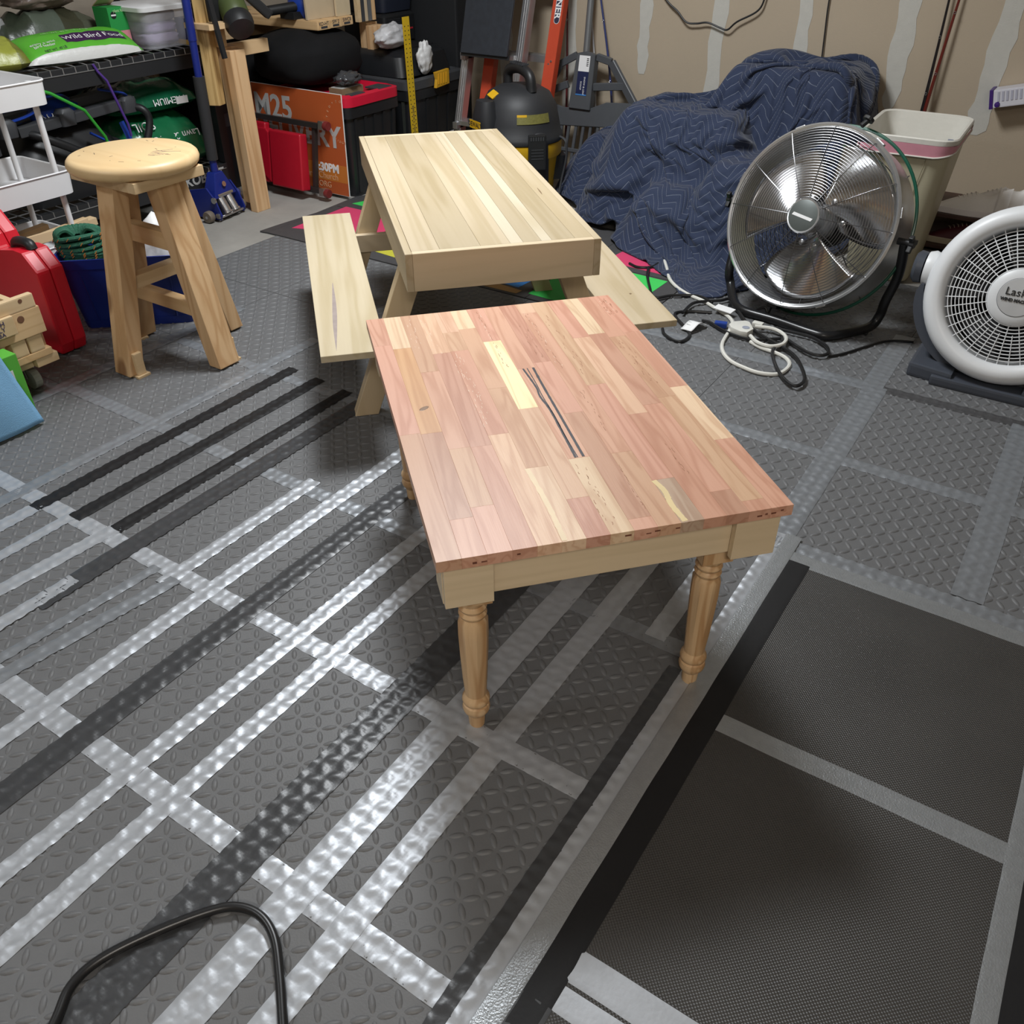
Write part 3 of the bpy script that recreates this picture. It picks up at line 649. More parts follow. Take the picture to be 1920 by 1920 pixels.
b = MB(); b.lathe([(0, .0006), (.006, .0006), (.0065, 0)], 12, frame((.0003, -.05, .313), (0, 1, 0), (0, 0, 1))); b.build('knot', m_knot, dolly)
for x, y in ((-.10, -.045), (-.34, -.045), (-.10, -.42), (-.34, -.42)):
    w = MB(); w.cyl((x, y - .012, .034), (x, y + .012, .034), .0335, 20); wh = w.build('caster', mat('grey_rubber', (.30, .31, .28), .55), dolly, bevel=.003)
    k = MB(); k.bar((x - .012, y - .016, .034), (x - .025, y - .016, .1), .02, .003, up=(0, 1, 0)); k.bar((x - .012, y + .016, .034), (x - .025, y + .016, .1), .02, .003, up=(0, 1, 0)); k.build('caster_fork', m_chrome, dolly)
Mt = lambda y, z: frame((.0146, y - .014, z), (0, 1, 0), (0, 0, 1))
text('lettering', 'PUSH', .020, m_ink, dolly, Mt(-.131, .2725)); text('lettering', 'ONLY', .019, m_ink, dolly, Mt(-.135, .2565)); text('lettering', 'DBA', .017, m_ink, dolly, Mt(-.131, .2415))
# ------------------------------------------------------------------ green carton with blue towel sheet
cartn = thing('carton', 'green and white cardboard carton behind a light blue towel', 'carton', (-2.42, .98, 0.0005))
m_grn = mat('carton_green', (.10, .42, .045), .55, var=.06)
MB().box2((-.055, -.26, 0), (.008, .115, .212)).build('box', m_grn, cartn, bevel=.002)
MB().box2((.0085, .02, .08), (.0092, .09, .17)).build('printed_panel', m_whitep, cartn); b = MB(); b.lathe([(0, .0012), (.028, .0012), (.028, 0)], 20, frame((.0085, -.05, .03), (0, 1, 0), (0, 0, 1))); b.build('printed_mark', m_black, cartn)
MB().box2((.0085, .05, .030), (.0095, .085, .036)).build('printed_mark', m_black, cartn)
m_blue = mat('towel_blue', (.20, .42, .66), .8, var=.05, ns=90, bump=.4, bs=420)
b = MB()
def ftow(u, v):
    y = -.30 + u * (.385 - .055 * v); z = .012 + v * .29; c = (.5 - abs(u - .5)) * .03
    if u > .93: z -= (u - .93) * .05
    return (.024 - .020 * v + .006 * math.sin(u * 9 + v * 3) + c, y, z - .0 + (1 - v) * (u - 1) * -.055 * 0)
b.grid(ftow, 26, 20)
tw = b.build('shop_towel', m_blue, None, smooth=180); tw.location = (-2.404, .998, 0); so = tw.modifiers.new('thick', 'SOLIDIFY'); so.thickness = .010; so.offset = 1
tag(tw, 'light blue shop towel sheet leaning on the green carton', 'towel')
# ------------------------------------------------------------------ black storage rack against the left wall
SX, SD = -3.60, .60; SY0, SY1 = 1.00, 2.965
rack = thing('storage_rack', 'black steel storage rack with wire mesh decks against the wall', 'shelf', (SX, SY1, FZ))
ry0, ry1 = SY0 - SY1, 0
for y in (ry1 - .022, ry0 + .022):
    for x in (-.022, -SD + .022):
        b = MB(); b.box2((x - .022, y - .022, 0), (x + .022, y - .018, 1.75)); b.box2((x + .018 if x > -.1 else x - .022, y - .018, 0), (x + .022 if x > -.1 else x - .018, y + .022, 1.75)); b.build('post', m_black, rack)
for z0, z1 in ((.108, .186), (.618, .698), (1.15, 1.23)):
    MB().box2((-.003, ry0 + .04, z0), (.004, ry1 - .04, z1)).build('beam', mat('rack_black', (.020, .021, .023), .42), rack, bevel=.002)
    MB().box2((-.045, ry0 + .04, z1 - .012), (-.003, ry1 - .04, z1 - .004)).build('beam_lip', MATS['rack_black'], rack)
    MB().box2((-SD, ry0 + .04, z0), (-SD + .006, ry1 - .04, z1)).build('beam', MATS['rack_black'], rack)
    for y in (ry0 + .04, ry1 - .044): MB().box2((-SD, y, z0), (0, y + .004, z1)).build('end_beam', MATS['rack_black'], rack)
    b = MB(); n = int((ry1 - ry0 - .1) / .055)
    for k in range(n + 1):
        y = ry0 + .05 + k * .055; b.tube([(.005, y, z1 - .022), (.004, y, z1 + .001), (-.03, y, z1 + .003), (-SD + .01, y, z1 + .003)], .0022, 5)
    for k in range(8): x = .0055 - k * .083; b.tube([(x, ry0 + .05, z1 + (-.022 if k == 0 else .0005)), (x, ry1 - .05, z1 + (-.022 if k == 0 else .0005))], .0022, 5)
    b.build('wire_deck', m_wire, rack, smooth=True)
text('brand_lettering', 'KOBALT', .062, m_greyp, rack, frame((.0046, -.185, .148), (0, 1, 0), (0, 0, 1)), bold=.002)
ZT, ZB = FZ + .698 + .0055, FZ + .186 + .0055
# ---- goods on the upper deck
def pillow(name, m, loc, size, rotz, label, cat, seed=0, amp=.10, group=None, tilt=(0, 0), nx=24, ny=16):
    """filled sack lying flat: pinched seams at both ends, crumpled skin"""
    b = MB(); sd = Vector((seed * 5.3, seed * 1.7, seed * 2.9)); L_, W_, H_ = size
    def side(sgn):
        def f(u, v):
            x = (u - .5) * L_; y = (v - .5) * W_; e = max(0, 1 - (abs(2 * u - 1)) ** 3.5) ** .5 * max(0, 1 - (abs(2 * v - 1)) ** 3) ** .5
            n = mnoise.noise(Vector((x * 14, y * 14, 0)) + sd) * .6 + mnoise.noise(Vector((x * 34, y * 34, 4)) + sd) * .3
            yy = y * (1 - .10 * (abs(2 * u - 1) ** 2)); k = 1 + amp * 4 * n
            if sgn > 0: return (x, yy, H_ * (.30 + .70 * e * k))
            return (x, yy, H_ * (.30 - .30 * e))
        return f
    b.grid(side(1), nx, ny); b.grid(side(-1), nx, ny)
    M = TR((0, 0, 0), (tilt[0], tilt[1], 0)); b.v = [tuple(M @ Vector(p)) for p in b.v]; z0 = min(p[2] for p in b.v); b.v = [(x, y, z - z0) for x, y, z in b.v]
    o = b.build(name, m, None, smooth=180); o.location = loc; o.rotation_euler = (0, 0, rotz); tag(o, label, cat, group); return o
def banded(name, stops, axis=1, rough=.4, lo=-.15, hi=.15, noise=.2):
    """printed sack: flat colour bands along one local axis with a slightly wavy border"""
    m, nt, b = _nt(name); N = nt.nodes.new; L = nt.links.new
    tc = N('ShaderNodeTexCoord'); sp = N('ShaderNodeSeparateXYZ'); L(tc.outputs['Object'], sp.inputs[0])
    n = N('ShaderNodeTexNoise'); n.inputs['Scale'].default_value = 9; L(tc.outputs['Object'], n.inputs['Vector'])
    mr = N('ShaderNodeMapRange'); mr.inputs[1].default_value = lo; mr.inputs[2].default_value = hi; L(sp.outputs[axis], mr.inputs[0])
    ma = N('ShaderNodeMath'); ma.operation = 'MULTIPLY_ADD'; L(n.outputs['Fac'], ma.inputs[0]); ma.inputs[1].default_value = noise * .2; L(mr.outputs[0], ma.inputs[2])
    cr = N('ShaderNodeValToRGB'); cr.color_ramp.interpolation = 'CONSTANT'; e = cr.color_ramp.elements
    while len(e) < len(stops): e.new(.5)
    for k, (p, c) in enumerate(stops): e[k].position = p; e[k].color = (*c, 1)
    L(ma.outputs[0], cr.inputs[0]); L(cr.outputs[0], b.inputs['Base Color']); b.inputs['Roughness'].default_value = rough
    n2 = N('ShaderNodeTexNoise'); n2.inputs['Scale'].default_value = 45; n2.inputs['Detail'].default_value = 4; L(tc.outputs['Object'], n2.inputs['Vector'])
    bp = N('ShaderNodeBump'); bp.inputs['Strength'].default_value = .35; bp.inputs['Distance'].default_value = .004; L(n2.outputs['Fac'], bp.inputs['Height']); L(bp.outputs['Normal'], b.inputs['Normal'])
    return m
m_seed = banded('birdseed_sack', [(0, (.62, .62, .60)), (.10, (.62, .62, .60)), (.17, (.10, .42, .035)), (.97, (.60, .60, .58))], 1, .38, -.125, .10)
TA_ = math.radians(80)
sack = pillow('birdseed_sack', m_seed, (-3.735, 2.375, ZT), (.50, .21, .068), math.radians(83), 'bright green and white bird food sack with a purple panel', 'bag', 1, .05, tilt=(math.radians(19), 0))
m_purp = mat('print_purple', (.045, .012, .065), .45)
from mathutils.bvhtree import BVHTree
def conform(o, host, off=.0015):
    """lay a printed mark on a sack: drop each vertex onto the host surface"""
    me = host.data; bv = BVHTree.FromPolygons([v.co.copy() for v in me.vertices], [tuple(p.vertices) for p in me.polygons])
    MBs = o.matrix_basis.copy()
    for v in o.data.vertices:
        q = MBs @ v.co; h = bv.ray_cast(Vector((q.x, q.y, 2)), Vector((0, 0, -1)))
        v.co = (h[0] + Vector((0, 0, off))) if h[0] is not None else Vector((q.x, q.y, 0))
    o.matrix_basis = Matrix.Identity(4)
b = MB(); b.grid(lambda u, v: ((u - .5) * .26 + .07, (v - .5) * .062 - .034, 0), 26, 8); conform(b.build('printed_panel', m_purp, sack, smooth=True), sack, .001)
for body, size, m, x, y in (('Wild Bird Food', .041, m_whitep, .07, -.035), ('NET WT. 40 lb (18.14 kg)', .019, mat('print_palegreen', (.45, .68, .35), .5), -.02, .020), ('enjoy a wild', .022, m_whitep, -.150, -.040), ('bird feeder', .020, m_whitep, -.150, -.058), ('NET WT. 40 LB', .014, m_dgrey, -.12, -.084)):
    conform(text('lettering', body, size, m, sack, TR((x, y, 0)), ext=0), sack, .0022)
pillow('seed_sack', banded('olive_sack', [(0, (.22, .25, .035)), (.5, (.30, .32, .05)), (.8, (.16, .17, .03))], 0, .35, -.15, .15), (-3.715, 1.99, ZT), (.25, .20, .11), math.radians(75), 'olive green crumpled sack beside the bird food sack', 'bag', 4, .14)
bx_ = thing('cardboard_box', 'small brown cardboard box under the olive sack', 'box', (-3.68, 1.90, ZT)); MB().box2((-.06, -.09, 0), (.06, .045, .07)).build('body', mat('cardboard', (.36, .215, .09), .8), bx_, bevel=.001); MB().box2((.0602, -.03, 0.02), (.0606, -.02, .06)).build('tape', m_pale, bx_)
pillow('seed_sack', banded('grey_sack', [(0, (.035, .045, .03)), (.30, (.085, .105, .08)), (.62, (.05, .05, .03)), (.85, (.075, .08, .055))], 0, .3, -.2, .2), (-4.02, 2.42, ZT), (.48, .26, .155), math.radians(88), 'grey green see-through sack behind the bird food sack', 'bag', 6, .12)
blob('plastic_bag', mat('bag_grey', (.48, .48, .48), .3, var=.1, bump=.4, bs=50), (-4.02, 2.12, ZT), (.10, .15, .12), 'white carrier bag beside the grey green sack', 'bag', 5, .35, 2.5, .4, sharp=.5)
blob('plastic_bag', mat('bag_clear_brown', (.28, .22, .19), .22, var=.45, ns=30, bump=.5, bs=60), (-4.04, 2.46, ZT + .152), (.11, .19, .055), 'clear crinkled bag with brown contents on the grey green sack', 'bag', 8, .3, 3, .2, sharp=.6)
pf = thing('plant_food_box', 'green and pink plant food box with a tan open flap', 'box', (-3.80, 2.62, ZT))
MB().box2((-.05, -.045, 0), (.05, .045, .075)).build('lower_panel', mat('print_pink', (.62, .24, .27), .5), pf); MB().box2((-.05, -.045, .0752), (.05, .045, .165)).build('upper_panel', mat('print_green', (.02, .27, .06), .5), pf)
MB().box2((0, 0, 0), (.085, .09, .003), TR((-.045, -.045, .166), (0, math.radians(-28), 0))).build('flap', mat('flap_tan', (.55, .42, .26), .7), pf)
b = MB(); b.lathe([(0, .0008), (.014, .0008), (.014, 0)], 16, frame((.0502, -.02, .135), (0, 1, 0), (0, 0, 1))); b.build('printed_mark', m_black, pf); MB().box2((.0510, -.032, .132), (.0514, -.008, .138)).build('printed_mark', m_whitep, pf)
text('lettering', 'plant food', .016, MATS['print_palegreen'], pf, frame((.0506, .014, .150), (0, 1, 0), (0, 0, 1)))
for k in range(4): MB().box2((.0502, -.03 + .004 * k, .045 - k * .008), (.0506, .03, .048 - k * .008)).build('printed_line', mat('print_rose', (.40, .10, .12), .5), pf)
# clear tub with white lid
m_clear = mat('clear_plastic', (.72, .72, .78), .12, 0, var=.02, alpha=.20); m_clear.node_tree.nodes['Principled BSDF'].inputs['IOR'].default_value = 1.08
tub = thing('clear_tub', 'clear plastic tub with white lid and pale cloth inside', 'container', (-3.77, 2.79, ZT))
def shell(lev, close=True, bottom=True):
    b = MB(); vs = []; fs = []
    for z, w, l, r in lev:
        o = rrect(w, l, r, 4); n = len(o); vs += [(x, y, z) for x, y in o]
    for k in range(len(lev) - 1): fs += [(k * n + j, k * n + (j + 1) % n, (k + 1) * n + (j + 1) % n, (k + 1) * n + j) for j in range(n)]
    fs += ([tuple(range(n - 1, -1, -1))] if bottom else []) + ([tuple((len(lev) - 1) * n + j for j in range(n))] if close else [])
    b.add(vs, fs); return b
shell([(0, .24, .22, .03), (.05, .26, .24, .03), (.145, .28, .265, .03), (.145, .276, .261, .03), (.05, .256, .236, .03), (.003, .236, .216, .03)]).build('body', m_clear, tub, smooth=40, fix=False)
shell([(.146, .30, .285, .03), (.162, .305, .290, .03), (.166, .29, .275, .03)]).build('lid', m_white, tub, smooth=40)
for k, (c, z) in enumerate((((.34, .28, .42), .004), ((.30, .24, .40), .045), ((.50, .45, .44), .09))):
    q = blob('cloth', mat('cloth_%d' % k, c, .8, var=.2, bump=.5, bs=30), (.0, .0, z), (.10, .098, .030), None, None, 20 + k, .15, 4, parent=tub, flat=.3)
lb = thing('labelled_pack', 'dark blue and white labelled package beside the clear tub', 'package', (-3.655, 2.900, ZT))
MB().box2((-.045, -.030, 0), (.025, .030, .02)).build('base', mat('pack_amber', (.45, .27, .06), .5), lb); MB().box2((-.045, -.030, .0202), (.025, .030, .105)).build('body', mat('pack_navy', (.012, .018, .07), .4), lb, bevel=.001)
MB().box2((.0252, .016, .022), (.0256, .027, .10)).build('barcode', m_whitep, lb); b = MB(); b.prism([(-.009, -.011), (.009, -.011), (.011, .006), (0, .012), (-.011, .006)], 0, .0006, frame((.0252, .002, .080), (0, 1, 0), (0, 0, 1))); b.build('printed_mark', m_greyp, lb)
# ---- goods on the lower deck
m_soil = banded('soil_sack', [(0, (.012, .14, .055)), (.45, (.02, .17, .07)), (.60, (.05, .085, .04)), (.85, (.012, .11, .045))], 1, .25, -.2, .2)
s1 = pillow('soil_sack', m_soil, (-3.86, 2.685, ZB), (.46, .40, .24), math.radians(86), 'shiny green garden soil sack lowest of the pair on the rack', 'bag', 11, .06, tilt=(math.radians(10), 0))
s2 = pillow('soil_sack', banded('soil_sack_dark', [(0, (.008, .10, .045)), (.35, (.006, .012, .010)), (.75, (.008, .06, .03))], 1, .2, -.2, .2), (-3.87, 2.69, ZB + .245), (.46, .38, .13), math.radians(84), 'dark green soil sack lying on top of the other sack', 'bag', 13, .08)
Mf = frame((0.0, -.185, .165), (1, 0, 0), (0, .35, 1)); text('lettering', 'Lawn & Garden', .045, m_whitep, s1, frame((.03, -.198, .150), (-1, 0, 0), (0, -.35, -1)) ); text('lettering', 'SOIL', .055, m_whitep, s1, frame((-.10, -.185, .215), (-1, 0, 0), (0, -.5, -1)))
text('lettering', 'PREMIUM', .040, m_whitep, s2, frame((.06, -.193, .055), (-1, 0, 0), (0, -.3, -1)))
MB().box2((.09, -.203, .035), (.15, -.199, .065)).build('barcode', m_whitep, s2)
# folded mower / yard machine
mow = thing('folded_mower', 'folded blue and black push mower with tube handles on the rack', 'mower', (-3.83, 2.20, ZB))
shell([(0.0, .34, .50, .06), (.10, .36, .54, .08), (.20, .32, .46, .08), (.29, .22, .30, .07), (.32, .16, .22, .06)]).build('deck', m_black, mow, smooth=40)
shell([(0, .20, .22, .05), (.07, .24, .26, .06), (.10, .18, .20, .06)]).build('motor_cover', mat('kobalt_blue', (.012, .045, .30), .35), mow, smooth=40, M=TR((.03, -.02, .285)))
text('brand_lettering', 'KOBALT', .04, m_greyp, mow, frame((.148, -.02, .335), (0, 1, 0), (-.4, 0, 1)))
for z, y0, y1, x in ((.335, -.30, .30, .10), (.30, -.22, .34, .155)): MB().bar((x, y0, z), (x, y1, z + .03), .05, .04).build('frame_bar', m_dgrey, mow, bevel=.006)
for y in (-.26, .0, .30): shell([(0, .06, .07, .015), (.05, .07, .075, .015), (.065, .05, .05, .015)]).build('clamp', m_dgrey, mow, smooth=40, M=TR((.16, y, .29)))
b = MB(); b.tube(smoothpath([(.14, .30, .31), (.20, .345, .30), (.215, .36, .25), (.21, .32, .16), (.19, .27, .10)], 6), .016, 10); b.build('handle_tube', m_black, mow, smooth=True)
b = MB(); b.tube(smoothpath([(.13, -.20, .30), (.20, -.14, .27), (.22, -.02, .20), (.21, .06, .14)], 6), .017, 10); b.build('handle_tube', m_black, mow, smooth=True)
for pts in ([(.20, .07, .25), (.225, .14, .20), (.215, .22, .15)], [(.215, .22, .27), (.225, .24, .18), (.22, .28, .14), (.22, .33, .17)], [(.17, .18, .40), (.18, .27, .375), (.17, .30, .36)], [(.16, -.33, .335), (.17, -.18, .35), (.16, -.1, .37)]):
    b = MB(); b.tube(smoothpath(pts, 6), .013, 6, sq=.45); b.build('strap', MATS['kobalt_blue'], mow, smooth=True)
for y in (-.24, .20):
    b = MB(); b.lathe([(.03, -.022), (.085, -.026), (.098, -.015), (.10, 0), (.098, .015), (.085, .026), (.03, .022)], 24, TR((.10, y, .1005), (0, PI / 2, 0))); w_ = b.build('wheel', m_black, mow, smooth=True)
    b = MB(); b.lathe([(.0, .024), (.05, .026), (.05, -.02)], 16, TR((.10, y, .1005), (0, PI / 2, 0))); b.build('hub', m_dgrey, w_)
MB().box2((.20, .20, .02), (.21, .36, .13)).build('grey_panel', mat('mid_grey', (.12, .125, .13), .4), mow)
tt = thing('dark_tote', 'black lidded tote on the lower rack deck beside the mower', 'tote', (-3.86, 1.72, ZB)); shell([(0, .40, .24, .03), (.24, .46, .30, .03)]).build('body', m_black, tt, smooth=40); shell([(.241, .48, .32, .03), (.27, .48, .32, .03), (.275, .44, .28, .03)]).build('lid', m_dgrey, tt, smooth=40)
for yy, hh, lab in ((2.42, .36, 'dark box added to shade the back of the rack beside the soil sacks'), (2.78, .42, 'dark box added to shade the back of the rack behind the soil sacks'), (2.02, .40, 'dark box added to shade the back of the rack behind the mower')):
    q_ = thing('shade_filler_box', lab, 'box', (-4.135, yy, ZB)); MB().box2((-.05, -.16, 0), (.05, .16, hh)).build('body', m_black, q_, bevel=.004); MB().box2((.0502, -.12, hh - .1), (.051, .12, hh - .06)).build('label', m_dgrey, q_)  # added black boxes hide the bright wall so the rack interior stays dark
def cord(name, pts, r, m, label, cat, n=8, group=None, seg=8, sq=1):
    b = MB(); b.tube(smoothpath(pts, seg), r, n, sq=sq); o = b.build(name, m, None, smooth=True); tag(o, label, cat, group); return o
cord('bungee_cord', [(-3.592, 2.06, .64), (-3.585, 2.118, .615), (-3.57, 2.235, .535), (-3.575, 2.30, .42), (-3.58, 2.31, .37)], .0065, mat('bungee_green', (.03, .33, .03), .5), 'bright green bungee cord hanging over the mower', 'bungee cord', seg=1)
cord('bungee_cord', [(-3.592, 2.34, .69), (-3.588, 2.352, .66), (-3.578, 2.375, .625), (-3.572, 2.42, .45), (-3.575, 2.425, .40)], .0055, mat('bungee_purple', (.075, .03, .22), .5), 'purple bungee cord hanging from the rack beam', 'bungee cord', seg=1)
# ------------------------------------------------------------------ floor jack
jack = thing('floor_jack', 'blue steel floor jack with tall padded handle', 'floor jack', (-3.475, 2.735, FZ), math.radians(8))
m_jb = mat('jack_blue', (.010, .022, .19), .35, var=.1)
for s in (-1, 1):
    b = MB(); b.prism([(-.09, .012), (.075, .010), (.085, .03), (.06, .10), (.02, .150), (-.09, .13)], s * .082 - .004, s * .082 + .004, frame((0, 0, 0), (1, 0, 0), (0, 0, 1)))
    b.build('side_plate', m_jb, jack, bevel=.001)
    w = MB(); w.lathe([(.008, -.016), (.024, -.016), (.027, -.010), (.027, .010), (.024, .016), (.008, .016)], 20, TR((.03, s * .112, .028), (PI / 2, 0, 0))); w.build('wheel', mat('jack_wheel', (.16, .13, .10), .6), jack, smooth=True)
    MB().cyl((.03, s * .085, .028), (.03, s * .13, .028), .007, 10).build('axle', m_chrome, jack)
    MB().cyl((.068, s * .028, .036), (.035, s * .028, .095), .022, 16).build('piston', m_chrome, jack, smooth=True); MB().cyl((.072, s * .028, .028), (.068, s * .028, .036), .026, 16).build('piston_collar', m_chrome, jack, smooth=True)
    MB().cyl((.058, s * .086, .100), (.058, s * .094, .100), .014, 12).build('bolt', m_chrome, jack); MB().cyl((.066, s * .086, .030), (.066, s * .094, .030), .012, 12).build('bolt', m_chrome, jack)
MB().cyl((.072, -.09, .022), (.072, .09, .022), .006, 10).build('cross_rod', m_chrome, jack, smooth=True); MB().cyl((.045, -.05, .108), (.045, .05, .108), .011, 12).build('cross_rod', m_chrome, jack, smooth=True)
MB().box2((-.08, -.078, .006), (.05, .078, .02)).build('base_plate', m_dgrey, jack)
b = MB(); b.add([(-.02, -.075, .10), (.055, -.075, .10), (.055, .075, .10), (-.02, .075, .10), (-.012, -.026, .205), (.035, -.026, .205), (.035, .026, .205), (-.012, .026, .205)], [(0, 3, 2, 1), (4, 5, 6, 7), (0, 1, 5, 4), (1, 2, 6, 5), (2, 3, 7, 6), (3, 0, 4, 7)]); b.build('handle_socket', m_jb, jack, bevel=.004)
hA, hB = Vector((.012, 0, .19)), Vector((.055, -.005, 1.12)); hd = (hB - hA).normalized()
MB().cyl(hA, hB, .0165, 14).build('handle', m_jb, jack, smooth=True)
MB().cyl(hA + hd * .07, hA + hd * .42, .0255, 16).build('foam_sleeve', mat('foam_black', (.022, .022, .024), .8, bump=.2, bs=300), jack, smooth=True)
MB().cyl(hA + hd * .56, hB, .0185, 14).build('handle_upper', m_jb, jack, smooth=True)
b = MB(); b.lathe([(0, .001), (.012, .001), (.012, 0)], 14, frame((.0552, .0, .155), (0, 1, 0), (-.25, 0, 1))); b.build('pivot_pin', mat('copper_pin', (.40, .22, .14), .4, .5), jack)
# ------------------------------------------------------------------ workbench
bench = thing('workbench', 'rough framing lumber workbench with paired two-by-four legs', 'workbench', (-3.36, 2.90, FZ))
for y, z1 in ((0, .70), (.95, .70)):
    for x in (-.018, -.80):
        yy = max(y, .14) if x < -.5 else y
        MB().box2((x - .022, yy - .042, 0), (x + .022, yy + .045, z1)).build('leg', m_2x4, bench, bevel=.003)
    for x in (-.068,): MB().box2((x - .026, y - .030, .035), (x + .026, y + .052, z1 + .01)).build('leg_ply', m_2x4, bench, bevel=.003)
MB().box2((-.13, -.05, .655), (-.094, .28, .710)).build('rail', m_2x4y, bench, bevel=.003)
for x in (-.55, -.84): MB().box2((x - .018, .09, .655), (x + .018, 1.0, .722)).build('rail', m_2x4y, bench, bevel=.003)
MB().box2((-.235, -.048, .7105), (-.045, -.006, .790)).build('end_rail', m_2x4x, bench, bevel=.003)
for k in range(3):
    y = .500 + k * .091; pl = MB(); pl.box2((-.87, y, .7225), (.010 + (.012, .004, -.006)[k], y + .088, .762)); po = pl.build('top_plank', m_2x4x, bench, bevel=.005)
    text('end_stamp', ('KD-HT', 'SPF 2', '5WC8')[k], .022, m_dgrey, po, frame((.0106 + (.012, .004, -.006)[k], y + .044, .748), (0, 1, 0), (0, 0, 1))); MB().box2((.0102 + (.012, .004, -.006)[k], y + .022, .7285), (.0106 + (.012, .004, -.006)[k], y + .066, .738)).build('end_stamp', m_dgrey, po)
b = MB(); b.bar((-.075, -.095, .485), (-.085, -.075, .90), .050, .065); b.build('brace', wood('brace_pine', (.62, .42, .18), (.40, .25, .09), axis=2, scale=22, stretch=.05, rough=.5, contrast=.7), bench, bevel=.003)
MB().box2((-.14, -.142, .790), (.02, .10, .812)).build('tool_shelf', m_2x4y, bench, bevel=.002)
def panel(y, w, h, th, m, label, x=-3.352, grp=None):
    o = MB().box2((x - th, y, FZ + .7625), (x, y + w, FZ + .7625 + h)).build('plywood_offcut', m, None, bevel=.001); tag(o, label, 'board', grp); return o
m_ply = mat('plywood_face', (.50, .40, .27), .6, var=.1)
for (x, y0, y1, z0, m, lab) in ((-3.40, 3.40, 3.63, .7625, m_ply, 'wide tan plywood panel standing on the workbench planks'), (-3.375, 3.58, 3.68, .7625, mat('ply2', (.54, .44, .29), .6), 'narrow tan plywood offcut with a black clip in front of the wide panel')):
    o = MB().box2((x - .012, y0, FZ + z0), (x, y1, FZ + z0 + .5)).build('plywood_offcut', m, None, bevel=.001); tag(o, lab, 'board')
# olive power tool hanging at the bench end
tool = thing('power_tool', 'olive green power tool with round black end cap on the workbench', 'power tool', (-3.36, 2.905, FZ + .8125)); tool.scale = (1.3, 1.3, 1.3)
m_olive = mat('olive_plastic', (.055, .075, .022), .45, var=.15)
def ax(a, b_): a, b_ = Vector(a), Vector(b_); R = (b_ - a).to_track_quat('Z', 'Y').to_matrix().to_4x4(); R.translation = a; return R
b = MB(); b.lathe([(.0, -.05), (.040, -.05), (.046, -.03), (.046, .03), (.040, .045)], 20, ax((-.01, .02, .035), (.07, -.02, -.035))); b.build('gear_housing', m_olive, tool, smooth=40)
b = MB(); b.lathe([(.046, .045), (.049, .055), (.048, .075), (.043, .090), (.020, .094), (0, .094)], 20, ax((-.01, .02, .035), (.07, -.02, -.035))); b.build('end_cap', m_black, tool, smooth=40)
b = MB(); b.lathe([(.028, 0), (.034, .03), (.030, .08), (.040, .12), (.040, .22), (.02, .25)], 18, TR((-.02, .03, .055))); b.build('motor_body', m_olive, tool, smooth=40)
MB().box2((-.08, -.06, .0), (-.03, .03, .20)).build('black_body', m_black, tool, bevel=.01); MB().bar((.032, -.085, -.10), (-.01, -.09, .20), .016, .010, up=(1, 0, 0)).build('black_bar', m_black, tool)
b = MB(); b.bar((-.06, .06, .12), (.0, .17, -.0), .05, .03); b.build('grip', m_black, tool, bevel=.006)
bt = thing('power_tool', 'blue power tool lying on the workbench planks', 'power tool', (-3.50, 3.52, FZ + .7625))
shell([(0, .10, .16, .04), (.03, .14, .19, .05), (.07, .15, .20, .06), (.12, .10, .14, .05)]).build('body', MATS['kobalt_blue'], bt, smooth=40); MB().cyl((0, -.09, .05), (-.05, -.22, .04), .022, 14).build('handle', m_black, bt, smooth=True); MB().box2((-.06, -.14, .0), (.03, -.07, .03)).build('shoe', m_black, bt)
# ------------------------------------------------------------------ orange sign
sign = thing('yard_sign', 'orange printed yard sign with white lettering leaning by the totes', 'sign', (-3.11, 3.250, FZ), 0)
m_or1 = mat('sign_orange', (.43, .090, .022), .5, var=.16, ns=1.5); m_or2 = mat('sign_orange_band', (.52, .17, .025), .5, var=.1, ns=2)
SM = TR((0, 0, .012), (math.radians(-2), 0, 0))
MB().box2((-.61, 0, .005), (0, .005, .475)).build('panel', m_whitep, sign, M=SM); MB().box2((-.608, -.0006, .007), (-.002, 0, .473)).build('print', m_or1, sign, M=SM); MB().box2((-.608, -.0010, .068), (-.002, -.0006, .150)).build('print_band', m_or2, sign, M=SM)
fr = lambda x, z: SM @ frame((x, -.0013, z), (1, 0, 0), (0, 0, 1))
text('lettering', 'TEAM25', .150, m_greyp, sign, fr(-.335, .372), bold=.0035, align='RIGHT'); text('lettering', 'DELIVERY', .138, m_greyp, sign, fr(-.026, .274), bold=.0035, align='RIGHT')
text('lettering', '5:30PM', .055, m_whitep, sign, fr(-.055, .128), bold=.0022, align='RIGHT'); text('lettering', 'First Church', .044, m_or_l if False else mat('print_peach', (.62, .35, .20), .5), sign, fr(-.065, .088), align='RIGHT'); text('lettering', '.ORG', .040, MATS['print_peach'], sign, fr(-.115, .046), align='RIGHT')
cc = (.0, .355)
for k, ch in enumerate('UNITED*TO'):
    a = math.radians(222 - k * 17); r = .088; text('ring_lettering', ch, .016, MATS['print_peach'], sign, SM @ frame((-.015 + r * math.cos(a) - .0, -.0013, .355 + r * math.sin(a)), (math.sin(a), 0, -math.cos(a)), (math.cos(a), 0, math.sin(a)))) if -.015 + r * math.cos(a) < -.004 else None
for k, ch in enumerate('BRIDGE'):
    a = math.radians(232 + k * 9); r = .100; text('ring_lettering', ch, .015, MATS['print_peach'], sign, SM @ frame((-.01 + r * math.cos(a), -.0013, .36 + r * math.sin(a)), (-math.sin(a), 0, math.cos(a)), (-math.cos(a), 0, -math.sin(a))))
